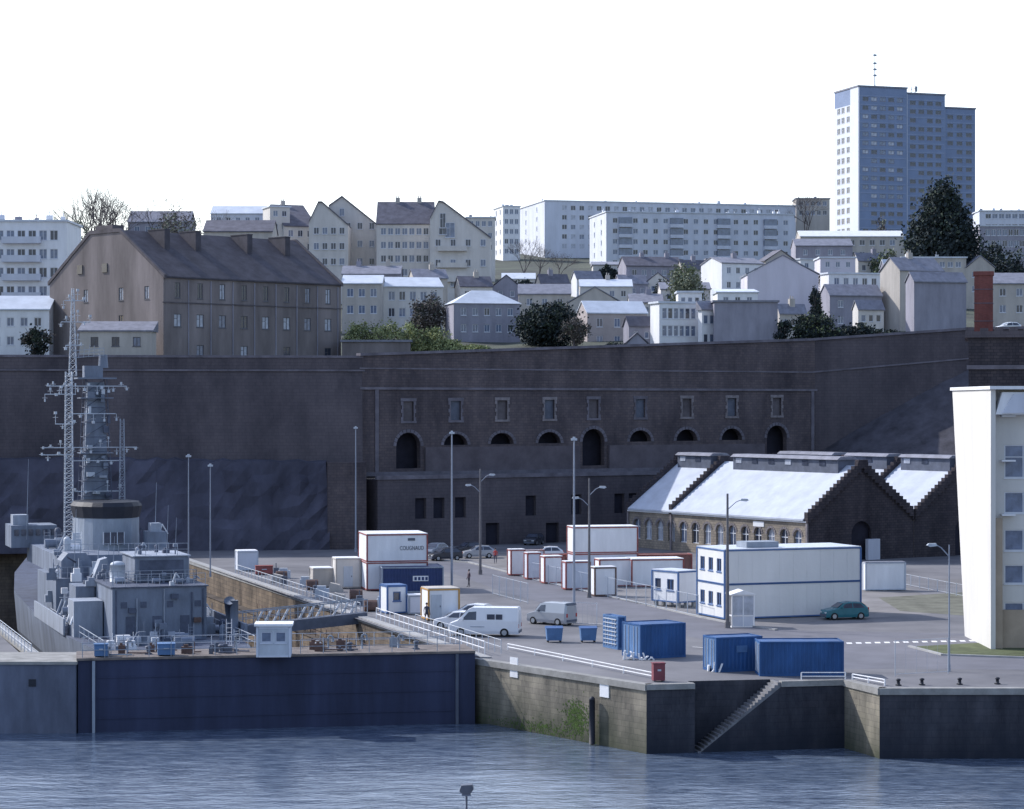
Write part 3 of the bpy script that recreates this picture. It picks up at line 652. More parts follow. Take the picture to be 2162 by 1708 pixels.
# houses in the middle distance
mPink = M('pink_render', (.4, .355, .35), .9, .15, .5)
HS = [
 ('pale terrace house with low bluish roof right of the barracks', None, 722, 806, 600, 395, 0, 'gx', 1.6, mBeige, mSlateR, (3, 2, 1.1, 1.4), {}),
 ('wide pale house with zinc roof and tall windows beside yellow shrubs', 790, 808, 935, 606, 400, 12, 'gx', 1.8, mCream, mSlateR, (5, 2, 1.1, 1.5), {}),
 ('grey three-storey house with bright flat zinc roof left of dark tree', 940, 958, 1098, 640, 372, 12, 'hip', 2.2, mGreyR, mSlateR, (5, 3, .9, 1.2), dict(fl=2.6)),
 ('low cream house behind the big dark tree', None, 1095, 1205, 622, 430, 0, 'gx', 2, mBeige, mMidRoof, (3, 1, 1, 1.2), {}),
 ('small house with grey gable facing the harbour above a roof terrace', None, 1200, 1312, 640, 415, 0, 'gy', 2.8, mBeige, mMidRoof, (3, 2, 1, 1.2), dict(chim=1)),
 ('pinkish house with pale hip roof just right of the big dark tree', 1218, 1240, 1366, 662, 375, 14, 'gx', 2.0, mPink, mSlateR, (3, 2, 1, 1.4), {}),
 ('tiny dark slate gable peeking over the rampart coping', None, 1312, 1378, 736, 345, 0, 'gy', 2.2, mGreyR, mDarkRoof, None, dict(dep=6)),
 ('white turret-like house with many tall narrow windows', 1373, 1392, 1475, 640, 352, 18, 'flat', 0, mWhite, mSlateR, (6, 3, .8, 1.6), dict(fl=2.6)),
 ('upper white storey of stepped house behind the turret-like one', None, 1432, 1482, 618, 366, 0, 'flat', 0, mWhite, mSlateR, (3, 1, .7, 1.1), dict(dep=5)),
 ('narrow white lit house front with stacked windows against dark grey gable', 1474, 1482, 1512, 655, 350, 30, 'shed', 1.3, mWhite, mMidRoof, (2, 3, .8, 1.3), dict(dep=7)),
 ('plain dark grey blind-walled house behind the rampart', None, 1508, 1642, 638, 349, 0, 'flat', 0, mGreyR, mMidRoof, None, {}),
 ('dark roofed long house below the front apartment block', 1305, 1322, 1440, 562, 520, 12, 'gx', 2.2, mGreyR, mDarkRoof, (5, 2, 1.1, 1.3), dict(chim=2)),
 ('small white shed-roofed house left of dark roofed long house', None, 1252, 1312, 560, 545, 0, 'shed', 1.2, mCream, mMidRoof, (2, 1, 1, 1.2), {}),
 ('white house with pale gable and chimney above the pale round tree', 1480, 1524, 1612, 556, 455, 24, 'gx', 1.3, mWhite, mMidRoof, (4, 2, .9, 1.2), dict(chim=1)),
 ('large blank lilac-white gable house in the centre of the hillside', None, 1578, 1728, 580, 420, 0, 'gy', 3.4, mLilac, mMidRoof, None, dict(dep=12)),
 ('pale flat-roofed cube house right above the lilac-white gable house', None, 1732, 1806, 545, 470, 0, 'flat', 0, mLilac, mSlateR, (3, 1, .9, 1.1), {}),
 ('stepped white house with balcony right of the lilac gable house', 1732, 1750, 1862, 578, 430, 15, 'flat', 0, mWhite, mSlateR, (5, 2, 1, 1.3), {}),
 ('grey shed-roofed house under the stepped white house', 1730, 1752, 1862, 625, 405, 14, 'gx', 2, mGreyR, mMidRoof, (3, 2, 1, 1.2), {}),
 ('long low building with bright white roof below the tower', None, 1690, 1908, 500, 560, 0, 'gx', 1.6, mBeige, mWhite, (9, 2, 1.3, 1.3), {}),
 ('second low pale building in front of the tower with grey roof', None, 1680, 1800, 520, 520, 0, 'gx', 1.8, mGreyR, mMidRoof, (4, 2, 1, 1.2), {}),
 ('beige tall-gabled house with lit flank left of the dark blind gable', 1858, 1900, 1992, 572, 405, 26, 'gx', 2.4, mBeige, mMidRoof, (3, 3, 1, 1.3), dict(chim=1)),
 ('dark grey gable house with lit chimney flank left of the brick stack', 1912, 1930, 2040, 596, 372, 16, 'gx', 1.6, mGreyR, mMidRoof, None, {}),
 ('flat pale terrace row behind the conifer at the right', None, 1905, 2040, 545, 470, 0, 'flat', 0, mBeige, mSlateR, (7, 2, 1.1, 1.1), dict(vents=4)),
 ('long pale blue block at the right skyline beside the conifer', None, 2068, 2260, 446, 640, 0, 'flat', 0, mPaleB, mSlateR, (12, 3, 1.6, 1.3), dict(vents=9, name='apartment_block', cat='apartment block')),
 ('lower grey-blue office block with ribbon windows at the right edge', None, 2068, 2260, 478, 590, 0, 'flat', 0, mGreyR, mSlateR, (14, 3, 1.5, 1.6), dict(name='office_block', cat='office block')),
 ('beige house at the right edge behind the brick chimney', None, 2090, 2250, 600, 400, 0, 'gx', 2, mBeige, mMidRoof, (4, 2, 1.1, 1.3), {}),
 ('cream cottage between grey house and turret-like house', None, 1330, 1400, 640, 440, 0, 'gx', 1.8, mCream, mMidRoof, (3, 1, .9, 1.1), dict(chim=1)),
 ('small cream house under bare trees by the hillside path', None, 1060, 1130, 590, 520, 0, 'gx', 1.5, mCream, mSlateR, (3, 1, 1, 1.2), {}),
 ('grey roofed cottage above the pinkish house', None, 1225, 1335, 606, 470, 0, 'gx', 1.6, mCream, mSlateR, (4, 1, 1, 1.2), dict(chim=1)),
 ('dim brown annex wall beside yellow-green shrubs on the rampart', None, 722, 866, 722, 328, 0, 'flat', 0, mBarr, mMidRoof, None, dict(name='annex', cat='annex', dep=5)),
 ('white low house in gap between lilac gable and dark long house', None, 1395, 1500, 612, 445, 0, 'gx', 1.5, mCream, mMidRoof, (4, 1, .9, 1.1), {}),
 ('cream shed-roof cottage tucked behind the blind grey house', None, 1515, 1600, 618, 400, 0, 'shed', .9, mWhite, mSlateR, (3, 1, .9, 1.1), {}),
 ('grey gabled cottage at the foot of the last cream gabled block', None, 1040, 1098, 606, 445, 0, 'gy', 2.2, mGreyR, mDarkRoof, (2, 1, .8, 1.1), dict(chim=1)),
 ('beige cottage with dark slate roof under the leafless trees', 1130, 1142, 1202, 600, 470, 18, 'gx', 2, mBeige, mDarkRoof, (3, 1, .8, 1.1), dict(chim=1)),
 ('white cottage directly left of the small dark pine', 1206, 1218, 1272, 590, 505, 20, 'gx', 1.8, mWhite, mMidRoof, (3, 1, .8, 1.1), {}),
 ('grey terraced house right below the dark roofed long house', 1296, 1310, 1368, 600, 480, 16, 'gx', 1.9, mGreyR, mMidRoof, (3, 1, .8, 1.1), dict(chim=1)),
 ('cream terraced house adjoining the grey one under the long house', None, 1366, 1412, 596, 482, 0, 'gy', 1.9, mCream, mDarkRoof, (2, 1, .8, 1.1), {}),
 ('dark slate roofed house left of the white house with pale gable', 1428, 1442, 1496, 570, 520, 18, 'gx', 2.2, mBeige, mDarkRoof, (3, 2, .9, 1.2), dict(chim=1)),
 ('small grey block on the slope right under the front apartment block', None, 1492, 1572, 548, 560, 0, 'flat', 0, mGreyR, mMidRoof, (4, 1, .9, 1.2), dict(vents=2)),
 ('beige house with dark gable above the lilac gable house', 1600, 1616, 1682, 552, 500, 18, 'gy', 2.4, mBeige, mDarkRoof, (3, 2, .9, 1.2), dict(chim=1)),
 ('white flat block below the low building with bright roof', 1676, 1690, 1738, 548, 500, 20, 'flat', 0, mWhite, mSlateR, (2, 2, .9, 1.2), {}),
 ('pale cottage between stepped white house and low bright-roofed building', 1800, 1812, 1872, 552, 500, 18, 'gx', 1.8, mCream, mMidRoof, (3, 1, .9, 1.2), dict(chim=1)),
 ('grey house with pale roof just left of the flat terrace row', 1858, 1868, 1912, 566, 460, 18, 'gx', 1.6, mGreyR, mSlateR, (2, 1, .8, 1.1), {}),
 ('dark shed-like house at the rampart left of the turret-like house', 1316, 1328, 1380, 690, 356, 20, 'gx', 1.5, mGreyR, mDarkRoof, (2, 1, .7, 1.0), dict(dep=6)),
 ('beige cottage between green bushy tree and blind grey house', 1636, 1646, 1702, 664, 380, 16, 'gx', 1.6, mBeige, mMidRoof, (3, 1, .8, 1.1), dict(chim=1)),
 ('cream house behind the low dark garden hedge', 1800, 1812, 1866, 655, 375, 16, 'gx', 1.5, mCream, mMidRoof, (3, 1, .8, 1.1), {}),
 ('small beige house showing left of the grey three-storey house', 862, 874, 945, 588, 440, 14, 'gx', 1.8, mBeige, mMidRoof, (3, 1, .9, 1.2), dict(chim=1)),
 ('long dark-roofed terrace under the gabled apartment blocks', None, 722, 845, 580, 450, 0, 'gx', 1.8, mGreyR, mMidRoof, (6, 1, .9, 1.2), dict(chim=2)),
 ('dark roofed cottage above the grey three-storey house', 960, 972, 1040, 606, 440, 14, 'gx', 2, mCream, mDarkRoof, (3, 1, .9, 1.2), dict(chim=1)),
 ('beige gabled house right of the conifer above the brick chimney', None, 2040, 2100, 566, 470, 0, 'gy', 2.4, mBeige, mMidRoof, (2, 2, .9, 1.2), {}),
]
for h in HS: building(*h[:12], **h[12])
# ================================================================ TREES
def leaves(mb, c, rx, ry, rz, n, size, nm=3, ncl=None, shape=None):
    ncl = ncl or max(12, n//(38 if shape else 50))
    for k_ in range(ncl):
        core = k_ < ncl*.4
        while True:
            q = Vector((random.uniform(-1, 1), random.uniform(-1, 1), random.uniform(-1, 1)))
            if (.0 if core else .5) < q.length < (.7 if core else 1): break
        if shape == 'cone': t = (q.z+1)/2; f = min(1, 1.3*(1.04-t)**.5); q.x *= f; q.y *= f
        cc = Vector((c[0]+q.x*rx, c[1]+q.y*ry, c[2]+q.z*rz)); cr = random.uniform(.16, .3)*(1.3 if core else 1)*(.75 if shape else 1)
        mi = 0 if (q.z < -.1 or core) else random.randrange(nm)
        for j in range(n//ncl):
            d_ = Vector((random.gauss(0, 1), random.gauss(0, 1), random.gauss(0, .8)))*cr*.6
            p = cc+Vector((d_.x*rx, d_.y*ry, d_.z*rz)); s_ = size*random.uniform(.6, 1.4)
            a = Vector((random.gauss(0, 1), random.gauss(0, 1), random.gauss(0, 1))).normalized(); b2 = a.orthogonal().normalized()
            e = a.cross(b2); mb.poly([p+b2*s_, p+e*s_*.7, p-b2*s_, p-e*s_*.7], mi if random.random() < .75 else random.randrange(nm))
def tree(label, px, Y, ytop, rpx, mats, kind='round', n=1800, size=.22, name='tree', cat='tree', crown_from=.2):
    x = (px-CX)/F*Y; zb = terr(x, Y); top = P(px, ytop, Y).z; h = top-zb; rx = rpx/F*Y
    t = thing(name, label, cat, (x, Y, zb-.1))
    m = MB(); m.tube((0, 0, 0), (0, 0, h*.45), .12+h*.02, .08+h*.01)
    for i in range(7):
        a = random.uniform(0, 2*pi); m.tube((0, 0, h*random.uniform(.2, .45)), (cos(a)*rx*.6, sin(a)*rx*.6, h*random.uniform(.5, .8)), .1, .03, 5)
    m.build('trunk', mBark, t)
    m = MB(); z0 = h*crown_from; leaves(m, (0, 0, (h+z0)/2), rx*.86, rx*.86, (h-z0)/2*.88, int(n*1.7), size, len(mats), None, 'cone' if kind == 'cone' else None); m.build('crown', mats, t)
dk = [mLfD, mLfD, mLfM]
tree('big dark conifer standing in front of the tower block', 1990, 480, 368, 92, dk, 'cone', 13000, .36, 'conifer_tree', 'tree', .0)
tree('broad dark evergreen in the middle of the hillside above rampart', 1158, 362, 632, 76, [mLfD, mLfM, mLfD], n=6000, size=.22, crown_from=-.1)
tree('brownish twiggy tree right of the big dark evergreen', 1212, 352, 660, 40, [mLfB, mLfM, mLfB], n=1500, size=.14, crown_from=.02)
tree('brown-green tree left of the grey three-storey house', 905, 380, 612, 46, [mLfB, mLfM, mLfB], n=2800, size=.18, crown_from=-.1)
tree('pale green round tree amid the hillside houses', 1447, 430, 552, 48, [mLfP, mLfL, mLfP], n=3000, size=.22, crown_from=0)
tree('dark green bushy tree at the rampart edge right of blind grey house', 1722, 349, 650, 56, [mLfD, mLfM, mLfL], n=3400, size=.18, crown_from=-.2)
tree('slim dark cypress right of the lilac gable house', 1722, 398, 590, 18, dk, 'cone', 1300, .2, 'conifer_tree', 'tree', .02)
tree('small dark green shrub tree left of the grey blind house top', 1655, 349, 668, 22, dk, n=700, size=.18, crown_from=0)
tree('small dark pine among the houses below the long apartments', 1283, 540, 556, 26, dk, 'cone', 1200, .28, 'conifer_tree', 'tree', .05)
tree('green hedge tree at right edge under the office block', 2125, 500, 520, 60, dk, n=2500, size=.3, crown_from=-.2)
tree('dark shrub tree left of the barracks annex', 75, 315, 672, 34, [mLfD, mLfB, mLfM], n=1400, size=.18, crown_from=-.1)
tree('light green shrub on the bank below the white roofed building', 1868, 500, 520, 38, [mLfL, mLfP, mLfM], n=1200, size=.26, crown_from=0)
tree('low dark garden hedge beneath the stepped white houses', 1810, 352, 678, 56, [mLfD, mLfM, mLfD], n=2400, size=.2, crown_from=-.3)
tree('dark garden shrub between cream gables and bare trees', 1110, 480, 580, 26, dk, n=800, size=.22, crown_from=-.1)
tree('green shrub at foot of the cream gabled blocks', 1025, 470, 590, 26, [mLfM, mLfD, mLfL], n=800, size=.22, crown_from=-.1)
tree('dark treetop behind the conifer at the right', 2090, 560, 500, 34, dk, n=1000, size=.3, crown_from=0)
tree('brown scrubby tree at the base of the tower', 1862, 640, 446, 26, [mLfB, mLfB, mLfP], n=800, size=.22, crown_from=0)
tree('small brown tree between lilac gable house and pale cube house', 1722, 440, 566, 24, [mLfB, mLfM, mLfB], n=800, size=.16, crown_from=0)
tree('dark round garden tree in front of the dark roofed long house', 1400, 470, 582, 24, dk, n=900, size=.2, crown_from=0)
tree('dusty green shrub above the grey three-storey house', 1050, 400, 640, 34, [mLfM, mLfB, mLfL], n=1100, size=.18, crown_from=-.1)
tree('dark hedge at the rampart edge right of the pinkish house', 1300, 342, 716, 32, dk, n=900, size=.14, crown_from=-.6)
tree('green scrub at the rampart edge left of the beige tall-gabled house', 1872, 346, 690, 34, [mLfM, mLfD, mLfM], n=1000, size=.15, crown_from=-.5)
ys = [mLfY, mLfL, mLfY]
for px, yt, rp, mt_, lb in ((758, 672, 36, ys, 'yellow-green shrub nearest the barracks'), (812, 668, 44, ys, 'tall yellow-green shrub second from the barracks'), (862, 676, 42, ys, 'yellow-green shrub in the middle of the rampart planting'), (915, 684, 44, [mLfY, mLfL, mLfL], 'bright green shrub below the brown-green tree'), (952, 712, 36, ys, 'yellowish shrub left of the grey three-storey house front'), (1000, 724, 40, ys, 'low yellowish ground shrub along rampart coping')):
    tree(lb, px, 332, yt, rp, mt_, n=2600, size=.14, name='shrub', cat='shrub', crown_from=-.25)
def bare(label, px, Y, ytop, spread=1, seed=1):
    rnd = random.Random(seed); x = (px-CX)/F*Y; zb = terr(x, Y); h = P(px, ytop, Y).z-zb
    t = thing('bare_tree', label, 'tree', (x, Y, zb-.1)); tr = MB(); br = MB()
    tr.tube((0, 0, 0), (0, 0, h*.3), .022*h, .015*h)
    def grow(p, d_, ln, r_, k_):
        q = p+d_*ln; (tr if k_ == 0 else br).tube(p, q, r_, r_*.6, 5 if k_ < 2 else 3)
        if k_ >= 5: return
        for i in range(3 if k_ < 4 else 2):
            nd = (d_+Vector((rnd.gauss(0, .42)*spread, rnd.gauss(0, .42)*spread, rnd.gauss(.1, .2)))).normalized(); grow(q, nd, ln*rnd.uniform(.66, .84), r_*.6, k_+1)
    for i in range(3): grow(Vector((0, 0, h*.28)), Vector((rnd.gauss(0, .3), rnd.gauss(0, .3), 1)).normalized(), h*.22, .011*h, 0)
    tr.build('trunk', mBark, t); br.build('branches', mBark, t)
bare('leafless tall tree at the far left skyline', 190, 450, 388, 1, 3); bare('leafless tall tree beside the leftmost bare one', 245, 455, 385, 1.1, 5)
bare('leafless bushy tree behind the barracks roof', 335, 470, 402, 1.3, 8); bare('thin leafless tree at the left of the skyline trees', 160, 440, 420, .9, 14)
bare('leafless tree between the bushy one and the pale skyline house', 400, 480, 432, 1.2, 16)
bare('dark leafless tree in front of the rear long apartments', 1106, 540, 503, .8, 21); bare('leafless tree right of the darker bare one by the apartments', 1138, 535, 520, 1.2, 22); bare('third leafless tree in front of the long apartments', 1180, 538, 525, 1.1, 23)
bare('leafless tree on the skyline left of the tower', 1700, 700, 402, 1.2, 31)
tree('grey-green leafy tree around the left skyline trees', 170, 430, 440, 30, [mLfP, mLfP, mLfL], n=700, size=.16)
tree('brown tree mass behind the barracks ridge', 370, 440, 432, 80, [mLfB, mLfB, mLfP], n=2400, size=.2)
# ================================================================ WAREHOUSES
A = Vector((14.8, 300)); B = Vector((33.7, 270)); u = (B-A).normalized(); Lh = (B-A).length
aw = atan2(u.y, u.x); HW = 8.0; EV = 4.8; RG = 10.8
def hall(label, off, secs):
    o = A+Vector((-u.y, u.x))*off
    r = thing('warehouse', label, 'warehouse', (o.x, o.y, Q), aw)
    ops = [(x-.7, x+.7, 1.1, 3.6, True) for x in [1.8+2.45*i for i in range(14)]] if off == 0 else []
    m = MB(); facade(m, (0, 0), (1, 0), (0, -1), Lh, -.1, EV, ops, .35); m.poly([(0, 2*HW, 0), (Lh, 2*HW, 0), (Lh, 2*HW, EV), (0, 2*HW, EV)])
    m.build('front_wall', mWare, r)
    for x in (0, Lh):
        m = MB(); o2 = [(HW-1.5, HW+1.5, -.05, 4.5, True)] if x else []
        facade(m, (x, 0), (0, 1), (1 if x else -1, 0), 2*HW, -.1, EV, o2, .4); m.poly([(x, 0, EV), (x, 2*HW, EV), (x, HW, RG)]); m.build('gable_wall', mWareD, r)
        if x: bx(x-.6, x-.5, HW-1.5, HW+1.5, 0, 4.5).build('gate', mVoid, r)  # dark sheet closing the archway, inside darkness put into its colour
    one('prism', [(-.4, EV-.1), (-.4, EV+.1), (HW, RG+.1), (2*HW+.4, EV+.1), (2*HW+.4, EV-.1), (HW, RG-.1)], 'x', .35, Lh-.35).build('roof', mWRoof, r)
    for x in secs:   # stepped parapets
        m = MB(); n_ = 15
        for i in range(n_):
            y0 = HW*i/n_; z0 = EV+(RG-EV)*(i+1)/n_
            m.box(x-.3, x+.3, y0-.25, y0+HW/n_-.25, z0-.7, z0+.5); m.box(x-.3, x+.3, 2*HW-y0-HW/n_+.25, 2*HW-y0+.25, z0-.7, z0+.5)
        m.box(x-.32, x+.32, HW-.7, HW+.7, RG-.2, RG+.8); m.build('stepped_parapet', mWareD, r)
    ss = sorted(secs)
    for a, b_ in zip(ss, ss[1:]):
        x0 = a+(b_-a)*.14; x1 = b_-(b_-a)*.1; m = MB(); m.box(x0, x1, HW-1.3, HW+1.3, RG-.9, RG+.75)
        m.build('lantern_wall', mSteelD, r)
        m = MB(); m.prism([(HW-1.6, RG+.75), (HW-1.1, RG+1.1), (HW+1.1, RG+1.1), (HW+1.6, RG+.75)], 'x', x0-.2, x1+.2); m.build('lantern_roof', mMidRoof, r)
        for k_ in range(int((x1-x0)/3.2)):
            xx = x0+.6+k_*3.2; bx(xx, xx+1.1, HW-1.36, HW-1.302, RG+.0, RG+.6).build('skylight', mCurt if k_ % 3 == 0 else mGlassD, r)
    for p in ops:
        g = MB(); g.poly([(p[0], .3, p[2]), (p[1], .3, p[2]), (p[1], .3, p[3]), (p[0], .3, p[3])]); 
        f_ = MB(); f_.box(p[0], p[1], .2, .28, p[2], p[2]+.1); f_.box((p[0]+p[1])/2-.05, (p[0]+p[1])/2+.05, .2, .28, p[2]+.1, p[3]-.1); f_.box(p[0], p[1], .2, .27, 2.6, 2.72)
        wo = f_.build('window', mFrame, r); g.build('pane', random.choice([mGlassM, mCurt, mGlassD]), wo)
        s_ = MB(); xc = (p[0]+p[1])/2
        for q in range(9):
            t0 = pi*q/9+.03; t1 = pi*(q+1)/9-.03; s_.prism([(xc-cos(t)*rr, 2.9+sin(t)*rr) for t, rr in ((t0, .72), (t1, .72), (t1, .98), (t0, .98))], 'y', -.06, -.002)
        s_.build('arch_surround', mStoneL, wo)
    if off == 0:
        for x in secs[:3]: bx(x-.15, x+.15, -.2, -.003, 0, EV).build('pilaster', mStoneL, r)
        bx(0, Lh, -.25, -.003, EV-.3, EV-.12).build('gutter', mWhite, r)
        m = bx(25.5, 27.5, -.07, -.004, 3.7, 4.3); m.build('air_unit', mWhite, r)
        bx(Lh+.003, Lh+.5, 8.6, 10.4, 0, 2.4).build('porch', mPaleB, r)
    return r
hall('long stone warehouse with arched windows, sheet roof and stepped gable walls', 0, [0, 9.2, Lh])
hall('second stone warehouse parallel behind the arched-window one', 2*HW+.05, [0, 14, 24, Lh])
# ================================================================ RIGHT BUILDINGS
rt = R(-11)
stt = thing('stone_tower', 'old dark stone building top behind the modern white block', 'building', (P(2045, 700, 232).x, 232, Q), rt)
H = P(0, 702, 232).z-Q
m = bx(0, 30, 0, 14, 0, H); m.build('wall', mWareD, stt); 
m = MB(); m.box(-.35, 30.3, -.35, 14.3, H-.5, H+.1)
for i in range(22): m.box(-.3+i*1.4, .5+i*1.4, -.35, .3, H+.1, H+.35+random.random()*.2)
m.build('parapet', mRamp, stt)
bx(-.18, 30, -.18, -.003, H-3.6, H-3.2).build('string_course', mCorn, stt)
ch = thing('brick_chimney', 'square red brick chimney stack at the right above the stone parapet', 'chimney', (P(2057, 573, 238).x, 238, Q+H-.5), rt)
h = P(0, 573, 238).z-(Q+H-.5); m = bx(0, 1.85, 0, 1.85, 0, h-.4); m.build('shaft', mBrick, ch); bx(-.1, 1.95, -.1, 1.95, h-.4, h).build('cap', mBrick, ch)
for z in (1.8, 3.6, 5): bx(-.04, 1.89, -.04, 1.89, z, z+.06).build('iron_band', mSteelD, ch)
Ym = 174; mo = thing('modern_building', 'modern cream building with leaning side wall at the right edge', 'building', (P(2045, 1355, Ym).x, Ym, Q), R(0)); x_ = mo.location.x
def lx_(px): return P(px, 0, Ym).x-x_
def lz(py): return P(0, py, Ym).z-Q
mCrm = M('cream_concrete', (.6, .585, .56), .85, .1, .4, streak=.15); mOch = M('ochre_panel', (.38, .31, .24), .85, .15, .5)
ox = lx_(2102); ztop = lz(822)
one('prism', [(0, 0), (10, 0), (15.2, ztop), (0, ztop)], 'x', ox-.35, ox).build('leaning_side_wall', mCrm, mo)
bx(ox-.5, ox+14, -.4, 15.4, ztop+.003, lz(815)).build('roof', mWhite, mo)
m = MB(); ops = []
for k_, (ya, yb) in enumerate(((940, 1010), (1040, 1085), (1120, 1165), (1195, 1235), (1275, 1320))):
    for j in range(4): ops.append((.9+j*3.4, 3.7+j*3.4, lz(yb), lz(ya)))
facade(m, (ox, 1.2), (1, 0), (0, -1), 14, 0, ztop, ops, .3); m.build('front_wall', mCrm, mo)
put_windows(mo, [((ox+p[0], 1.2, p[2]), 0, p[1]-p[0], p[3]-p[2], mGlassM, mFrame) for p in ops], sub=True)
bx(ox+.003, ox+.6, .4, 1.19, 0, lz(1095)).build('ochre_pier', mOch, mo); bx(ox+.62, ox+14, .9, 1.195, 0, lz(1290)).build('plinth', mOch, mo)
m = MB(); m.prism([(ox+.01, lz(875)), (ox+.5, lz(828)), (ox+14, lz(828)), (ox+14, lz(875))], 'y', .0, 1.19); m.build('sloped_canopy', mWhite, mo)
m = MB(); m.prism([(ox+.5, lz(872)), (ox+1.3, lz(832)), (ox+14, lz(832)), (ox+14, lz(872))], 'y', -.15, -.003); m.build('canopy_shade_panel', mPaleB, mo)
for y in (880, 975, 1090): bx(ox+.6, ox+1.6, .55, 1.18, lz(y), lz(y)+.12).build('balcony_rail', mWhite, mo)
# ================================================================ CABINS / CONTAINERS
def cabin(label, pxl, px0, px1, base, th, h=2.6, panel=None, fr=None, wf=(), wl_=(), z=Q, dep=2.4, floors=1, name='site_cabin', cat='site cabin', roofm=None, group=None, Y=None, door=None, lift=.12):
    panel = panel or mWhite; fr = fr or mRed; th = R(th)
    c = G(px0, base) if Y is None else P(px0, 0, Y); Y = c.y; w = wid(px0, Y, th, px1); d = dpt(px0, Y, th, pxl) if pxl is not None else dep
    d = max(.8, d)
    r = thing(name, label, cat, (c.x, c.y, z), th, group)
    for fl in range(floors):
        z0 = lift+fl*h; t = .09
        of = [(a*w-ww/2, a*w+ww/2, z0+zz, z0+zz+hh) for a, ww, zz, hh in wf]; ol = [(a*d-ww/2, a*d+ww/2, z0+zz, z0+zz+hh) for a, ww, zz, hh in wl_]
        m = MB(); facade(m, (0, 0), (1, 0), (0, -1), w, z0, z0+h, of, .12); facade(m, (0, d), (0, -1), (-1, 0), d, z0, z0+h, ol, .12)
        m.poly([(w, 0, z0), (w, d, z0), (w, d, z0+h), (w, 0, z0+h)]); m.poly([(w, d, z0), (0, d, z0), (0, d, z0+h), (w, d, z0+h)])
        k_ = int(w/1.2)
        for i in range(1, k_):
            xx = i*w/k_
            if not any(p[0]-.1 < xx < p[1]+.1 for p in of): m.box(xx-.015, xx+.015, -.018, -.002, z0+.15, z0+h-.15)
        m.build('panel_wall', panel, r)
        f_ = MB(); e = .05
        for (xx, yy) in ((0, 0), (w, 0), (0, d), (w, d)): f_.box(xx-t/2-e/2, xx+t/2+e/2, yy-t/2-e/2, yy+t/2+e/2, z0-.05, z0+h)
        for zz in (z0-.05, z0+h-.1):
            f_.box(t, w-t, -e, -.003, zz, zz+.12); f_.box(-e, -.003, t, d-t, zz, zz+.12); f_.box(t, w-t, d+.003, d+e, zz, zz+.12); f_.box(w+.003, w+e, t, d-t, zz, zz+.12)
        f_.build('frame', fr, r)
        put_windows(r, face_win('f', w, d, of, [mGlassD, mGlassM], fr if fr is not mRed else mFrame)+face_win('l', w, d, ol, [mGlassD], mFrame if fr is mRed else fr), sub=True)
    if door: xx = door*w; dd = bx(xx-.45, xx+.45, -.05, -.003, lift+.05, lift+2.05).build('door', mSteelL, r); bx(xx+.3, xx+.36, -.1, -.051, lift+1, lift+1.15).build('handle', mSteelD, dd)
    bx(-.03, w+.03, -.03, d+.03, lift+floors*h+.022, lift+floors*h+.09).build('roof', roofm or mWhite, r)
    if lift > .1:
        for i in range(3):
            for yy in (.1, d-.4): bx(.1+(w-.5)*i/2, .4+(w-.5)*i/2, yy, yy+.3, -.3 if lift > .15 else 0, lift-.052).build('support_block', mKerb, r)
    return r, w, d
def container(label, pxl, px0, px1, base, th, h=2.5, col=None, fr=None, z=Q, dep=2.4, Y=None, door=True, group=None, rust=False):
    col = col or mBlue; fr = fr or col; th = R(th)
    c = G(px0, base) if Y is None else P(px0, 0, Y); Y = c.y; w = wid(px0, Y, th, px1); d = max(.8, dpt(px0, Y, th, pxl)) if pxl is not None else dep
    r = thing('shipping_container', label, 'container', (c.x, c.y, z), th, group)
    m = MB()
    def corr(x0, x1, f):
        n_ = max(2, int((x1-x0)/.28)); p = (x1-x0)/n_; pts = []
        for i in range(n_):
            a = x0+i*p; pts += [(a, 0), (a+p*.3, 0), (a+p*.5, .045), (a+p*.8, .045)]
        pts.append((x1, 0))
        for a, b2 in zip(pts, pts[1:]): m.poly([f(a[0], a[1], .14), f(b2[0], b2[1], .14), f(b2[0], b2[1], h-.12), f(a[0], a[1], h-.12)])
    corr(.1, w-.1, lambda a, o, zz: (a, .03+o, zz)); corr(.1, w-.1, lambda a, o, zz: (a, d-.03-o, zz)); corr(.1, d-.1, lambda a, o, zz: (w-.03-o, a, zz))
    m.poly([(.05, .05, h-.06), (w-.05, .05, h-.06), (w-.05, d-.05, h-.06), (.05, d-.05, h-.06)])
    m.build('corrugated_body', col, r)
    f_ = MB()
    for xx in (0, w-.12):
        for yy in (0, d-.12): f_.box(xx, xx+.12, yy, yy+.12, 0, h)
    for zz, hh in ((0, .15), (h-.12, .119)):
        f_.box(.12, w-.12, 0, .06, zz+.001, zz+hh); f_.box(.12, w-.12, d-.06, d, zz+.001, zz+hh); f_.box(0, .06, .12, d-.12, zz+.001, zz+hh); f_.box(w-.06, w, .12, d-.12, zz+.001, zz+hh)
    f_.build('frame', fr, r)
    for s_ in (0, 1):
        y0 = .12 if s_ == 0 else d/2+.01; y1 = d/2-.01 if s_ == 0 else d-.12
        dr = bx(.03, .08, y0, y1, .16, h-.13).build('door', mBlueL if col is mBlue else col, r)  # blue containers: sunlit end put into a paler door colour
        for q in (.3, .7):
            yy = y0+(y1-y0)*q; one('tube', (-.0, yy, .2), (-.0, yy, h-.2), .025).build('lock_rod', mSteelL, dr)
    return r, w, d
container('blue container at the quay with white debris at its foot, right half of the pair', 1313, 1352, 1448, 1392, 25, 2.45)
r, w, d = container('narrow pale blue container end with ladder-like door bars, left of the pair', 1273, 1304, 1322, 1372, 25, 2.45, mBlue, mBlueL)
for i in range(7): bx(-.05, -.02, .15, d-.15, .35+i*.3, .42+i*.3).build('door_bar', mSteelL, r)
r, w, d = container('short square blue container with lighter left end', 1484, 1512, 1610, 1420, 20, 2.35)
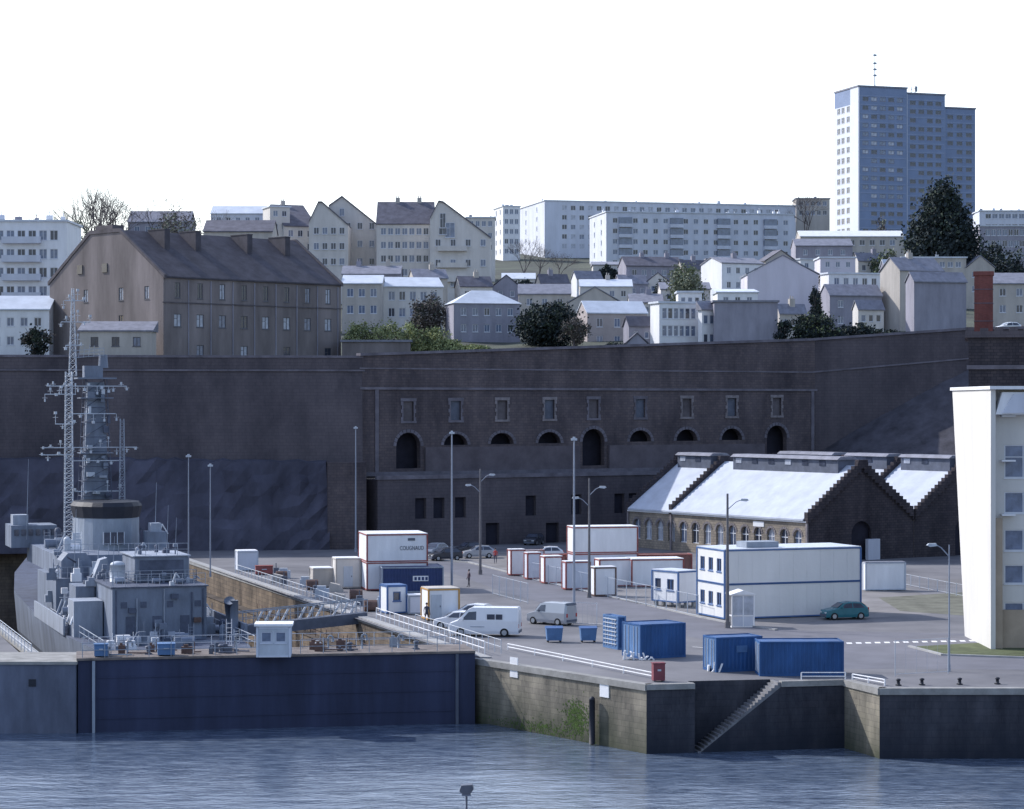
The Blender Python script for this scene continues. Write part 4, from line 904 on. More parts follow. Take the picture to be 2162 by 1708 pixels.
bx(1.5, 2.3, -.03, -.002, 1.3, 1.75).build('label_plate', mBlueL, r)
container('long blue corrugated container at the right of the four blue ones', None, 1604, 1782, 1428, 2, 2.3, dep=2.4)
# big module
mCab = M('cabin_panel', (.68, .685, .69), .6, .08, .4, streak=.2)
r, w, d = cabin('large two-storey white site office with blue trim bands', 1472, 1530, 1817, 1309, 20, 2.85, mCab, mBlueF, (), ((.2, .9, 1.0, 1.1), (.5, .9, 1.0, 1.1), (.8, .9, 1.0, 1.1)), floors=2, roofm=mSlateR, name='site_office', cat='site office')
bx(2.5, 5.5, 1, 3, 5.92, 6.4).build('roof_unit', mSteelG, r)
cabin('small white site cabin on blocks with blue trim left of the site office', 1377, 1432, 1473, 1284, 38, 2.7, mWhite, mBlueF, (), ((.22, .8, 1.0, 1.0), (.7, .9, 1.0, 1.0)), z=Q+.3, roofm=mSlateR, lift=.2)
# glass booth
c = G(1546, 1325); bo = thing('glass_booth', 'small glazed white booth in front of the site office', 'booth', (c.x, c.y, Q), R(8))
w = 47/F*c.y; h = 2.65
m = MB()
for xx in (0, w/2, w):
    for yy in (0, 1.6): m.box(xx-.05, xx+.05, yy-.05, yy+.05, 0, h)
for zz in (0, .9, h-.1): m.box(0, w, -.04, .04, zz+.001, zz+.08); m.box(-.04, .04, 0.06, 1.54, zz+.001, zz+.08)
m.build('frame', mWhite, bo)
bx(.06, w-.06, -.01, .01, .1, .88).build('lower_panel', mPaleB, bo)
bx(.06, w-.06, -.01, .01, 1.0, h-.12).build('glass', mCurt, bo); bx(.02, w-.02, 1.55, 1.58, .05, h-.1).build('back_panel', mCream, bo)
m = MB(); m.prism([(-.2, h), (w/2, h+.35), (w+.2, h)], 'y', -.15, 1.75); m.build('roof', mWhite, bo)
# red framed white cabins
for i, (a, b_, c_, bs, l) in enumerate(((1072, 1079, 1108, 1216, 'leftmost small white cabin with red frame in the slanting row'), (1107, 1114, 1141, 1224, 'second white cabin with red frame in the slanting row'), (1141, 1150, 1187, 1233, 'third white cabin with red frame in the slanting row'), (1187, 1195, 1246, 1246, 'fourth white cabin with red frame in the slanting row'), (1247, 1256, 1300, 1260, 'nearest white cabin with red frame at the row end'))):
    cabin(l, a, b_, c_, bs, 16, 2.6, mPaleB if i % 2 else mWhite, mRed if i != 4 else mRust, (), (), dep=4, group='white cabins with red frames')
cabin('lower grey-white cabin carrying the stacked red-framed one', 1198, 1212, 1346, 1226, 12, 2.6, mPaleB, mRed)
r, w, d = cabin('red-framed white cabin stacked on top behind the slanting row', 1198, 1212, 1346, 1226, 12, 2.6, mWhite, mRed, z=Q+2.72)
cabin('white red-framed cabin in the second row, left one', 1256, 1266, 1333, 1240, 14, 2.6, mWhite, mRed)
cabin('white red-framed cabin in the second row, right one', 1320, 1334, 1443, 1240, 10, 2.6, mWhite, mRed)
container('weathered red-brown container right of the stacked cabin, behind the second row', None, 1349, 1462, 1222, 8, 2.5, mRedB, mRed)
container('weathered red-brown container end between first and second cabin rows', 1146, 1154, 1200, 1222, 14, 2.5, mRedB, mRed, dep=3)
container('grey-white container left of the stacked cabins near the white car', 1098, 1106, 1150, 1209, 14, 2.4, mPaleB, mRedB, dep=3)
cabin('small white cabin right of the site office with grey roof', 1822, 1828, 1911, 1248, 10, 2.6, mWhite, mSteelL, roofm=mMidRoof)
# left stack
r, w, d = cabin('white cabin with red frame under the lettered one', 758, 775, 902, 1248, 12, 2.6, mWhite, mRed)
r, w, d = cabin('lettered white and red cabin topping the left stack', 758, 775, 902, 1248, 12, 2.6, mWhite, mRed, z=Q+2.72)
tx = bpy.data.curves.new('lettering', 'FONT'); tx.body = 'COUGNAUD'; tx.size = .56; tx.extrude = .01
to = bpy.data.objects.new('lettering_source', tx); C.objects.link(to); bpy.context.view_layer.update()
lme = bpy.data.meshes.new_from_object(to); bpy.data.objects.remove(to); lme.materials.clear(); lme.materials.append(mSteelD)
lo = link('lettering', lme, r); lo.location = (w-2.7, -.03, 1.2); lo.rotation_euler = (pi/2, 0, 0); lo.scale = (.72, 1, 1)
bx(w-1.9, w-1.2, -.05, -.003, 2.1, 2.35).build('label_plate', mSteelD, r)
r, w, d = container('navy container with white number panel in front of the left stack', 797, 806, 937, 1252, 8, 2.45, mNavy, mSteelG)
bx(w*.5, w*.75, -.03, -.002, 1.1, 1.6).build('number_panel', mWhite, r)
for i in range(4): bx(w*.5+.15+i*.35, w*.5+.38+i*.35, -.04, -.031, 1.18, 1.5).build('panel_mark', mNavy, r)
cabin('beige site hut left of the lettered stack', 702, 710, 760, 1243, 14, 2.8, mCream, mBeige, door=.5)
cabin('low beige hut left of the taller beige hut', 654, 662, 703, 1241, 14, 1.75, mBeige, mBeige)
cabin('small pale box hut beyond the ship by the dock edge', 497, 503, 544, 1206, 14, 2.0, mPaleB, mSteelL)
cabin('blue-trimmed white booth beside the gangway', 803, 818, 858, 1297, 22, 2.3, mWhite, mBlueF, wf=((.5, .7, 1.0, .8),), roofm=mBlueF, name='booth', cat='booth')
r, w, d = cabin('white shed with orange roof edge beside the white van', 890, 905, 969, 1311, 16, 2.5, mWhite, mOrange, (), (), name='shed', cat='shed', roofm=mBeige, door=.25)
cabin('white low box cabin between shed and booth', 858, 864, 893, 1298, 12, 1.5, mPaleB, mSteelG)
# caisson cabin
r, w, d = cabin('small white control cabin with pale roof on the dock gate', None, 543, 612, 1390, 3, 2.0, mSteelL, mPaleB, ((.28, .75, .95, .75), (.72, .75, .95, .75)), (), z=CT-.0, dep=1.8, Y=162.5, name='control_cabin', cat='cabin', lift=0.)
bx(-.2, w+.2, -.25, d+.2, 2.095, 2.25).build('roof', mWhite, r)
# misc boxes
def crate(label, px, base, wpx, hpx, mat, name='equipment_box', z=Q, Y=None, cat='box', d=1.0, th=10):
    c = G(px, base) if Y is None else P(px, base, Y); w = wpx/F*c.y; h = hpx/F*c.y
    r = thing(name, label, cat, (c.x, c.y, z), R(th)); m = bx(0, w, 0, d, .08, h); m.build('body', mat, r)
    m = bx(-.04, w+.04, -.04, d+.04, h+.002, h+.07); m.build('lid', mat, r)
    for xa in (.05, w-.15): bx(xa, xa+.1, .05, d-.05, 0, .08).build('skid', mSteelD, r)
    bx(w*.35, w*.65, -.04, -.003, h*.6, h*.7).build('latch', mSteelL, r); return r
crate('blue metal box on the far left end of the dock gate', 199, 1392, 28, 26, mBlueL, z=CT, Y=162); crate('blue box on the dock gate below the ship block', 333, 1385, 36, 24, mBlueL, z=CT, Y=162.8)
mBR = M('brown_red_paint', (.2, .06, .075), .7, .2, 1)
crate('small red box standing at the quay edge', 1380, 1440, 25, 38, mBR, d=.6)
crate('red skip heap beyond the dock beside pale hut', 540, 1214, 36, 18, mRed)
for px, bs, l in ((1154, 1357, 'left blue wheeled waste bin by the quay'), (1226, 1357, 'right blue wheeled waste bin near the lamp post')):
    c = G(px, bs); r = thing('waste_bin', l, 'bin', (c.x, c.y, Q), R(6)); w = 1.25; 
    m = MB(); bt = [(.08, .08), (w-.08, .08), (w-.08, .82), (.08, .82)]; tp = [(0, 0), (w, 0), (w, .95), (0, .95)]
    for i in range(4): j = (i+1) % 4; m.poly([(*bt[i], .15), (*bt[j], .15), (*tp[j], 1.05), (*tp[i], 1.05)])
    m.poly([(*p, .15) for p in bt]); m.build('body', mBlueL, r)
    m = MB(); m.prism([(-.04, 1.05), (-.04, 1.1), (.45, 1.24), (.99, 1.12), (.99, 1.05)], 'x', -.03, w+.03); m.build('lid', mBlueF, r)
    for xx in (.15, w-.15):
        for yy in (.15, .75): one('tube', (xx-.04, yy, .08), (xx+.04, yy, .08), .08, n=10).build('wheel', mTyre, r)
# debris
for k_, (px, py, l) in enumerate(((1345, 1390, 'heap of white scrap panels at foot of blue container'), (1507, 1415, 'small white scrap heap by the short blue container'))):
    c = G(px, py); c.y -= .9; m = MB()
    for i in range(16 if k_ == 0 else 8):
        x = random.uniform(-1, 1)*(1.1 if k_ == 0 else .5); y = random.uniform(-.5, .3); a = random.uniform(-.6, .6); h = random.uniform(.15, .7); m.prism([(x, 0), (x+.12, 0), (x+.12+a*.5, h), (x+a*.5, h)], 'y', y, y+random.uniform(.05, .6))
    tag(m.build('scrap_heap', mWhite, None, (c.x, c.y, Q+.01)), l, 'scrap')
# ================================================================ VEHICLES
def vehicle(label, px, base, rz, prof, L_, W_, belt, paint, wind, sides, cat='car', name='parked_car', wr=.31, axles=(.18, .8), Y=None, z=Q, tum=.16, sc=1):
    c = G(px, base) if Y is None else P(px, base, Y)
    r = thing(name, label, cat, (c.x, c.y, z), R(rz)); H = max(p[1] for p in prof); hw = W_/2
    def topw(zz): return hw-max(0, (zz-belt)/(H-belt))*tum
    m = MB(); rings = []
    for i, (x, zt) in enumerate(prof):
        xn = x-L_/2; e = .12 if i in (0, len(prof)-1) else 0; b2 = min(zt, belt)
        rings.append([(xn, -hw+e+.05, .22), (xn, -hw+e, .45), (xn, -hw+e, b2-.02), (xn, -topw(zt)+e+.05, zt-.0), (xn, -topw(zt)*.5, zt+.03), (xn, topw(zt)*.5, zt+.03), (xn, topw(zt)-e-.05, zt), (xn, hw-e, b2-.02), (xn, hw-e, .45), (xn, hw-e-.05, .22)])
    k_ = 10; 
    for rg in rings: m.v += rg
    for i in range(len(rings)-1):
        for j in range(k_): a = i*k_+j; b2 = i*k_+(j+1) % k_; m.f.append((a, b2, b2+k_, a+k_)); m.m.append(0)
    m.f.append(tuple(range(k_))); m.m.append(0); m.f.append(tuple((len(rings)-1)*k_+j for j in range(k_-1, -1, -1))); m.m.append(0)
    m.build('body', paint, r)
    for nm, (a, b2) in (('windscreen', wind[0]), ('rear_window', wind[1])) if len(wind) > 1 else (('windscreen', wind[0]),):
        pa = prof[a]; pb = prof[b2]; g = MB()
        def lp(t): return (pa[0]+(pb[0]-pa[0])*t-L_/2, pa[1]+(pb[1]-pa[1])*t)
        x0, z0 = lp(.08); x1, z1 = lp(.9); nx = -.03 if nm == 'windscreen' else .03
        g.poly([(x0+nx, -topw(z0)+.1, z0+.045), (x0+nx, topw(z0)-.1, z0+.045), (x1+nx, topw(z1)-.12, z1+.045), (x1+nx, -topw(z1)+.12, z1+.045)]); g.build(nm, mGlassD, r)
    for sg in (-1, 1):
        for s_ in sides:
            g = MB(); g.poly([(x-L_/2, sg*(topw(zz)+.012+(-.05*(zz-belt)/(H-belt))), zz) for x, zz in s_]); g.build('side_window', mGlassD, r)
    for ax in axles:
        for sg in (-1, 1):
            x = L_*ax-L_/2; wb = MB(); wb.tube((x, sg*(hw-.2), wr), (x, sg*(hw+.015), wr), wr, n=16); wo = wb.build('wheel', mTyre, r)
            one('tube', (x, sg*(hw+.0), wr), (x, sg*(hw+.03), wr), wr*.6, n=12).build('rim', mRim, wo)
    for sg in (-1, 1):
        zf = prof[1][1]; bx(-L_/2-.02, -L_/2+.12, min(sg*(hw-.48), sg*(hw-.14)), max(sg*(hw-.48), sg*(hw-.14)), .56, min(.74, prof[0][1]+.05)).build('headlight', mHead, r)
        bx(L_/2-.08, L_/2+.02, min(sg*(hw-.3), sg*(hw-.13)), max(sg*(hw-.3), sg*(hw-.13)), .7, 1.0).build('tail_light', mTail, r)
        mx = prof[wind[0][0]][0]-L_/2+.35; bx(mx, mx+.12, min(sg*(hw), sg*(hw+.2)), max(sg*hw, sg*(hw+.2)), belt+.02, belt+.18).build('door_mirror', paint, r)
    bx(-L_/2-.04, -L_/2+.1, -hw+.16, hw-.16, .28, .48).build('front_bumper', mSteelD, r); bx(L_/2-.1, L_/2+.04, -hw+.16, hw-.16, .3, .5).build('rear_bumper', mSteelD, r)
    r.scale = (sc, sc, sc); return r
hp = [(0, .6), (.12, .78), (.95, .95), (1.6, 1.38), (2.2, 1.46), (3.1, 1.42), (3.65, 1.05), (3.8, .8)]
hs = [[(1.25, .98), (1.75, 1.33), (2.3, 1.38), (2.3, .98)], [(2.38, .98), (2.38, 1.38), (3.05, 1.34), (3.4, 1.0)]]
hat = dict(prof=hp, L_=3.8, W_=1.66, belt=.95, wind=[(2, 3), (5, 6)], sides=hs)
vp = [(0, .75), (.1, 1.0), (.75, 1.25), (1.5, 2.05), (1.9, 2.25), (5.4, 2.25), (5.5, 2.0)]
vs = [[(1.05, 1.3), (1.6, 1.9), (2.2, 1.95), (2.2, 1.3)]]
van = dict(prof=vp, L_=5.5, W_=1.95, belt=1.25, wind=[(2, 3)], sides=vs, tum=.12, cat='van', name='van', wr=.34)
kp = [(0, .65), (.1, .85), (.85, 1.05), (1.35, 1.7), (1.7, 1.82), (3.9, 1.82), (4.05, 1.6)]
ks = [[(1.05, 1.1), (1.5, 1.6), (1.95, 1.65), (1.95, 1.1)]]
kan = dict(prof=kp, L_=4.05, W_=1.7, belt=1.05, wind=[(2, 3), (5, 6)], sides=ks, tum=.1, cat='van', name='van')
v = vehicle('white delivery van facing left beside the quay road', 1024, 1342, -8, paint=mCarW, **van)
bx(.3, .9, -.99, -.965, 1.35, 1.75).build('side_window', mGlassD, v); bx(1.0, 1.5, -.99, -.965, 1.35, 1.75).build('side_window', mGlassD, v)
bx(-1, .1, -.995, -.97, .75, .8).build('side_trim', mSteelG, v)
vehicle('white hatchback partly hidden behind the white van', 968, 1328, -22, paint=mCarW, **hat)
vehicle('silver-white car furthest behind the white van', 998, 1311, -20, paint=mCarW, **hat)
vehicle('small silver panel van facing left behind the white van', 1165, 1318, -38, paint=mCarS, **{**kan})
vehicle('teal hatchback parked against the site office', 1783, 1307, 14, paint=mTeal, **{**hat, 'L_': 3.8})
vehicle('dark car parked right behind the lettered stack', 940, 1183, 25, paint=mCarK, **hat)
vehicle('silver car parked left of the dark cars near the rampart', 918, 1172, 60, paint=mCarS, **hat)
vehicle('black car parked beside the tall lamp post', 990, 1170, 30, paint=mCarK, **hat)
vehicle('silver hatchback parked behind the twin-armed lamp', 1010, 1178, 10, paint=mCarS, **hat)
vehicle('dark car alone at the foot of the rampart', 1127, 1150, 70, paint=mCarK, **hat)
vehicle('white car showing above the slanting cabin row', 1155, 1180, 5, paint=mCarW, **hat)
vehicle('white car on the upper street at right by the chimney', 2128, 668, 10, paint=mCarW, **{**hat, 'Y': 345, 'z': terr(72, 345)-.1+.3})
# ================================================================ LAMPS
def lamp(label, px, base, ytop, arms=(), wood=False, topl=False, r0=.13, name='street_lamp'):
    c = G(px, base); h = P(px, ytop, c.y).z-Q; t = thing(name, label, 'street lamp', (c.x, c.y, Q))
    m = MB(); m.tube((0, 0, 0), (0, 0, .5), r0*1.5, r0*1.4, 10); m.tube((0, 0, .5), (0, 0, h), r0, r0*.55, 10); m.build('pole', mWood if wood else mPole, t)
    for (dx, dz) in arms:
        a = MB(); a.tube((0, 0, h-dz-.8), (dx*.6, 0, h-dz-.2), .04); a.tube((dx*.6, 0, h-dz-.2), (dx, 0, h-dz), .035); a.build('arm', mPole, t)
        s_ = 1 if dx > 0 else -1; l = MB(); l.prism([(dx-.1*s_, h-dz-.08), (dx, h-dz+.1), (dx+.5*s_, h-dz+.08), (dx+.62*s_, h-dz-.04), (dx+.4*s_, h-dz-.14)], 'y', -.14, .14); l.build('lamp_head', mSteelL, t)
    if topl:
        l = MB(); l.box(-.25, .25, -.2, .2, h, h+.18); l.box(-.1, .1, -.12, .12, h+.18, h+.3); l.build('floodlight', mSteelL, t)
    return t
lamp('tall mast in front of the left curtain wall corner', 751, 1165, 905, topl=True, r0=.11)
lamp('slim lamp with left arm at the rampart foot', 819, 1145, 1000, arms=((-.8, .3),), r0=.1)
lamp('tall mast right of the navy container', 954, 1248, 916, topl=True, r0=.12)
lamp('twin-armed lamp in front of the parked dark cars', 1014, 1213, 990, arms=((-1.0, 1.7), (1.0, .6)), wood=True, r0=.15)
lamp('tallest mast in the middle of the plaza', 1212, 1316, 930, topl=True, r0=.12)
lamp('twin-armed wooden lamp among the red-framed cabins', 1244, 1262, 1010, arms=((-1.0, 1.8), (1.0, .8)), wood=True, r0=.14)
lamp('wooden lamp post before the site office with right arm', 1536, 1326, 1042, arms=((1.1, .5),), wood=True, r0=.16)
lamp('slim mast behind the ship, left one', 398, 1225, 965, topl=True, r0=.08); lamp('slim mast behind the ship, right one', 444, 1218, 985, topl=True, r0=.08)
lamp('grey street lamp with left arm near the modern building', 2004, 1418, 1150, arms=((-.9, 0),), r0=.07)
# ================================================================ FENCES, BARRIERS, BOLLARDS
def fence(label, pa, pb, h=1.9, z=Q, step=2.4, group='mesh fence panels', mat=None, wires=7, rails=2, name='fence_panel', cat='fence'):
    a = G(*pa) if len(pa) == 2 else Vector(pa); b_ = G(*pb) if len(pb) == 2 else Vector(pb); mat = mat or mSteelL
    Ln = (b_.xy-a.xy).length; n_ = max(1, round(Ln/step)); an = atan2(b_.y-a.y, b_.x-a.x)
    for i in range(n_):
        p = a.lerp(b_, i/n_); w = Ln/n_-.08; r = thing(name, label, cat, (p.x, p.y, z), an, group)
        for xx in (0, w): one('tube', (xx, 0, 0), (xx, 0, h), .03).build('post', mat, r)
        m = MB()
        for k_ in range(rails): zz = .15+(h-.2)*k_/(rails-1); m.tube((0, 0, zz), (w, 0, zz), .02, n=4)
        for k_ in range(1, wires): xx = w*k_/wires; m.tube((xx, 0, .15), (xx, 0, h-.05), .008, n=3)
        m.build('mesh_infill', mat, r)
fence('mesh fence panel along the kerb below the cabin rows', (1125, 1226), (1475, 1303))
fence('mesh fence panel between lamp and grey van', (1040, 1255), (1115, 1275), group='mesh fence panels by the grey van')
fence('mesh fence panel at the foot of the white bins', (1190, 1318), (1262, 1322), group='mesh fence panels by the bins')
fence('thin fence panel below the wall of the arched warehouse bank', (1905, 1235), (2040, 1262), h=1.2, group='bank fence panels')
fence('tall wire fence panel at the right end of the quay', (1890, 1428), (2004, 1422), h=2.4, group='quay end fence panels', step=3.5, wires=5)
def rail(label, a, b_, h=1.0, mat=None, name='railing', step=2.0, r=.03):
    a = Vector(a); b_ = Vector(b_); d = b_-a; Ln = d.length; n_ = max(1, round(Ln/step)); mat = mat or mSteelL
    t = thing(name, label, 'railing', a)
    for i in range(n_+1): p = d*i/n_; one('tube', p, p+Vector((0, 0, h)), r).build('post', mat, t)
    for k_ in (.5, 1): one('tube', Vector((0, 0, h*k_)), d+Vector((0, 0, h*k_)), r*.8).build('rail', mat, t)
    return t
cu = Vector((cos(atan2(P1.y-.8-161.5, P1.x+29.6)), sin(atan2(P1.y-.8-161.5, P1.x+29.6)))); c0 = Vector((-29.6, 161.5))
def cp(t, off=.2, z=CT): q = c0+cu*t+Vector((-cu.y, cu.x))*off; return (q.x, q.y, z)
rail('white railing along the front edge of the dock gate, left half', cp(.3), cp(12.3), 1.0, step=1.5, mat=mSteelG); rail('white railing along the front edge of the dock gate, right half', cp(15.2), cp(26.4), 1.0, step=1.5, mat=mSteelG)
rail('white railing along the rear edge of the dock gate', cp(.3, 4.3), cp(26, 4.3), 1.0, step=1.3)
def e3(Y, off=.9, z=Q): return (ex(Y)+off, Y, z)
rail('white railing along the dock edge from gate to shed', e3(170), e3(198), 1.0, step=1.4, mat=mWhite, r=.04); rail('pale railing along the far part of the dock edge', e3(203), e3(252), 1.0, step=1.6, r=.04)
rail('inner pale railing parallel to the dock edge near the white van', e3(171, 2.4), e3(192, 2.4), 1.0, step=1.5)
rail('low rusty railing on the first ledge inside the dry dock', (ex(180)-.6, 180, 1.6), (ex(235)-.6, 235, 1.6), 1.0, mRust, step=2)
rail('pale railing on the left bank of the dock', (lx(168)-.9, 168, Q), (lx(215)-.9, 215, Q), 1.0)
rail('second pale railing along the far left walkway', (lx(168)-4, 164, Q+.5), (lx(200)-4, 200, Q+.5), 1.0)
a = G(1072, 1372); b_ = G(1385, 1436)
rail('low white pipe rail along the quay edge above the sunlit wall', a, b_, .45, mWhite, r=.045, step=4); rail('low white pipe rail near the quay end', G(1692, 1436), G(1785, 1436), .5, mWhite, r=.04)
rail('tilted white pipe barrier at the corner right of blue containers', G(1800, 1436), G(1868, 1448), .4, mWhite, r=.05)
def bollard(label, x, y, z=Q, s=1, mat=None, group=None):
    m = MB(); m.tube((0, 0, 0), (0, 0, .1*s), .28*s, .26*s, 12); m.tube((0, 0, .1*s), (0, 0, .42*s), .15*s, .13*s, 12); m.ball((0, 0, .5*s), .22*s, n=12, sz=.55)
    tag(m.build('bollard', mat or mBlackP, None, (x, y, z), smooth=True), label, 'bollard', group)
for px, py in ((1900, 1452), (1950, 1451), (2030, 1450), (2110, 1449)): c = G(px, py-2); bollard('black mooring bollard along the right quay edge', c.x, c.y+.6, s=.75, group='bollards on the right quay')
for i, t_ in enumerate((2, 4.8, 9.8, 18.8, 23.5)): p = cp(t_, 1.6); bollard('grey fitting bollard on the dock gate deck', p[0], p[1], CT, 1.0, mSteelD, 'bollards on the dock gate')
# pipe goosenecks and clutter on the gate deck
for i, t_ in enumerate((3.4, 10.9, 17.4, 19.8, 22.4)):
    m = MB(); hh = random.uniform(.5, 1.0); g_ = .17
    m.tube((0, 0, 0), (0, 0, hh), .07, n=8)
    for k_ in range(6): a0 = pi*k_/6; a1 = pi*(k_+1)/6; m.tube((g_-g_*cos(a0), 0, hh+g_*sin(a0)), (g_-g_*cos(a1), 0, hh+g_*sin(a1)), .07, n=8)
    m.tube((g_*2, 0, hh), (g_*2, 0, hh-.25), .07, .1, n=8); p = cp(t_, 2.8)
    tag(m.build('vent_pipe', mSteelG, None, p, smooth=True), 'curved grey vent pipe on the dock gate deck', 'pipe', 'vent pipes on the dock gate')
for i in range(13):
    t_ = random.uniform(.8, 25.5)
    if 12.2 < t_ < 15.2: t_ += 4
    m = MB(); w_ = random.uniform(.2, .8); h_ = random.uniform(.15, .7)
    m.box(0, w_, 0, .4, 0, h_); m.box(w_*.2, w_*.6, .1, .3, h_, h_+.15); m.tube((w_+.15, .2, 0), (w_+.15, .2, h_+.4), .03); m.tube((w_+.15, .2, h_*.7), (w_*.5, .2, h_*.7), .03); m.tube((w_+.15, .2, .12), (w_+random.uniform(.6, 1.8), .2, .12), .05)
    tag(m.build('valve_box', random.choice([mSteelG, mSteelL, mSteelD, mRust, mRust]), None, cp(t_, random.uniform(.6, 3.6))), 'small valve box with pipe on the dock gate deck', 'valve box', 'valve boxes on the dock gate')
# dock edge equipment
for i in range(16):
    Y = 206+i*3; x = ex(Y)+random.uniform(1.4, 4.5); m = MB()
    k_ = i % 4
    if k_ == 0: m.tube((0, 0, .5), (1.1, .2, .5), .5, n=12)
    elif k_ == 1: m.box(0, 1.2, 0, .9, 0, .8); m.box(.1, .9, .1, .7, .8, 1.05)
    elif k_ == 2: m.tube((0, 0, .02), (0, 0, .9), .3, n=10); m.tube((0, 0, .9), (0, 0, 1.4), .05)
    else: m.prism([(0, 0), (1.6, 0), (1.2, .7), (.3, .9)], 'y', 0, .9)
    nm = ['cable_drum', 'winch', 'capstan', 'tool_chest'][k_]
    tag(m.build(nm, [mRust, mBeige, mSteelD, mSteelL][(i*3) % 4], None, (x, Y, Q)), nm.replace('_', ' ')+' on the right dock edge, '+['nearest the booth', 'second from the booth', 'third from the booth', 'farthest from the booth'][i//4], ['drum', 'winch', 'capstan', 'chest'][k_], 'dockside equipment')
# ================================================================ SHIP
O = Vector((-29, 195, 0)); sh = thing('warship', 'grey naval ship with tall masts lying in the dry dock', 'ship', O, R(18.5))
hl = [(-12, 5.2), (-6, 6.2), (5, 6.8), (20, 7), (45, 6.6), (60, 4.8), (72, 2.2), (80, .1)]
m = MB(); k_ = 0
for y, hw in hl:
    zd = 3+max(0, y-30)*.055; m.v += [(-hw, y, zd), (-hw*.95, y, 0), (-hw*.6, y, -5), (hw*.6, y, -5), (hw*.95, y, 0), (hw, y, zd)]
for i in range(len(hl)-1):
    for j in range(5): n_ = i*6+j; m.f.append((n_, n_+1, n_+7, n_+6)); m.m.append(0)
m.f.append((0, 1, 2, 3, 4, 5)); m.m.append(0); m.build('hull', sG, sh)
m = MB()
for a, b_ in zip(hl, hl[1:]):
    za = 3+max(0, a[0]-30)*.055; zb = 3+max(0, b_[0]-30)*.055; m.poly([(-a[1], a[0], za+.004), (a[1], a[0], za+.004), (b_[1], b_[0], zb+.004), (-b_[1], b_[0], zb+.004)])
m.build('deck', sD, sh)
def sp(nm, mat, *bs):
    m = MB()
    for q in bs: m.box(*q)
    return m.build(nm, mat, sh)
aft = sp('aft_deckhouse', sG, (-3.9, 3.9, 0, 13, 3, 7.35)); bx(-4.05, 4.05, -.15, 13.2, 7.35, 7.45).build('deckhouse_roof', sD, aft)
for x in (-2.8, -.6, 1.7): bx(x, x+.75, -.05, -.003, 3.1, 5.0).build('hatch', sD, aft)
for x in (-3.2, -1.6, .6, 2.9): bx(x, x+.5, -.05, -.003, 5.7, 6.2).build('vent_grille', sD, aft)
for x, z0, z1 in ((-3.6, 3.2, 7.2), (-1.9, 3.2, 6.5), (.35, 3.1, 7.2), (2.65, 3.2, 6.9), (3.6, 3.2, 7.2)): one('tube', (x, -.08, z0), (x, -.08, z1), .06, .06, 6).build('wall_pipe', random.choice([sL, sD]), aft)
for x, z in ((-2.3, 5.3), (-.1, 4.2), (1.2, 6.4), (3.1, 4.4)): bx(x-.3, x+.3, -.35, -.003, z, z+.4).build('wall_locker', random.choice([sL, sD, mRust]), aft)
sp('side_house', sL, (-6.4, -4.0, 4.5, 8, 3, 6.0)); sp('side_house', sG, (-5.6, -4.0, 9, 13, 3, 6.9)); sp('side_bulwark', sL, (-7.0, -6.85, 6.5, 26, 3, 4.4)); sp('side_bulwark', sG, (6.5, 6.7, -3, 24, 3, 4.4))
t2 = sp('hangar_house', sG, (-1.3, 3.2, 4.5, 11, 7.5, 9.6)); bx(-.9, 2.8, 4.42, 4.497, 7.9, 9.3).build('roller_door', sD, t2)
bx(-1.5, 3.4, 4.3, 11.2, 9.6, 9.68).build('roof_plate', sL, t2)
m = MB(); m.tube((-2.6, 5.5, 7.5), (-2.6, 5.5, 8.9), .65, n=16); m.ball((-2.6, 5.5, 8.9), .65, n=16, sz=.5); m.build('white_raft_canister', mSteelL, sh, smooth=True)
m = MB(); m.prism([(-3.9, 7.45), (-3.3, 9.0), (-2.7, 9.2), (-2.4, 7.45)], 'y', 10.5, 12); m.build('deck_locker', sL, sh)
mid = sp('mid_deckhouse', sG, (-5.8, 5.8, 20, 33, 3, 6.8), (-5.2, 5.2, 24, 46, 6.8, 8.6)); sp('bridge_wing', sG, (-7, -2.5, 44, 49, 8.2, 10.4)); sp('bridge_wing', sL, (-6.7, -5.2, 45, 47, 10.4, 11.4))
for i in range(6): bx(-6.7+.7*i, -6.25+.7*i, 43.9, 43.997, 9.4, 10.0).build('bridge_window', mGlassD, mid)
fx = 1.0; fu = MB()
def ell(rx, ry, z, cy=35, n=20): return [(fx+rx*cos(2*pi*i/n), cy+ry*sin(2*pi*i/n), z) for i in range(n)]
def loft(mb, rs, cap=True):
    n = len(rs[0]); b0 = len(mb.v)
    for r_ in rs: mb.v += r_
    for i in range(len(rs)-1):
        for j in range(n): mb.f.append((b0+i*n+j, b0+i*n+(j+1) % n, b0+(i+1)*n+(j+1) % n, b0+(i+1)*n+j)); mb.m.append(0)
    if cap: mb.f.append(tuple(b0+(len(rs)-1)*n+j for j in range(n))); mb.m.append(0)
loft(fu, [ell(3.1, 4.6, 8.5), ell(3.1, 4.6, 11.7)]); f_ = fu.build('funnel', mSteelG, sh)
fu = MB(); loft(fu, [ell(3.15, 4.65, 11.6), ell(3.4, 4.9, 12.7), ell(3.1, 4.6, 13.1)]); fu.build('funnel_cap', mBlackP, f_)
bx(.0, 1.9, 30.1, 30.5, 9.2, 10.3).build('funnel_louvre', mGlassD, f_)
for x in (-.05, .6, 1.25, 1.9): bx(x, x+.08, 30.02, 30.12, 9.15, 10.35).build('louvre_bar', mSteelL, f_)
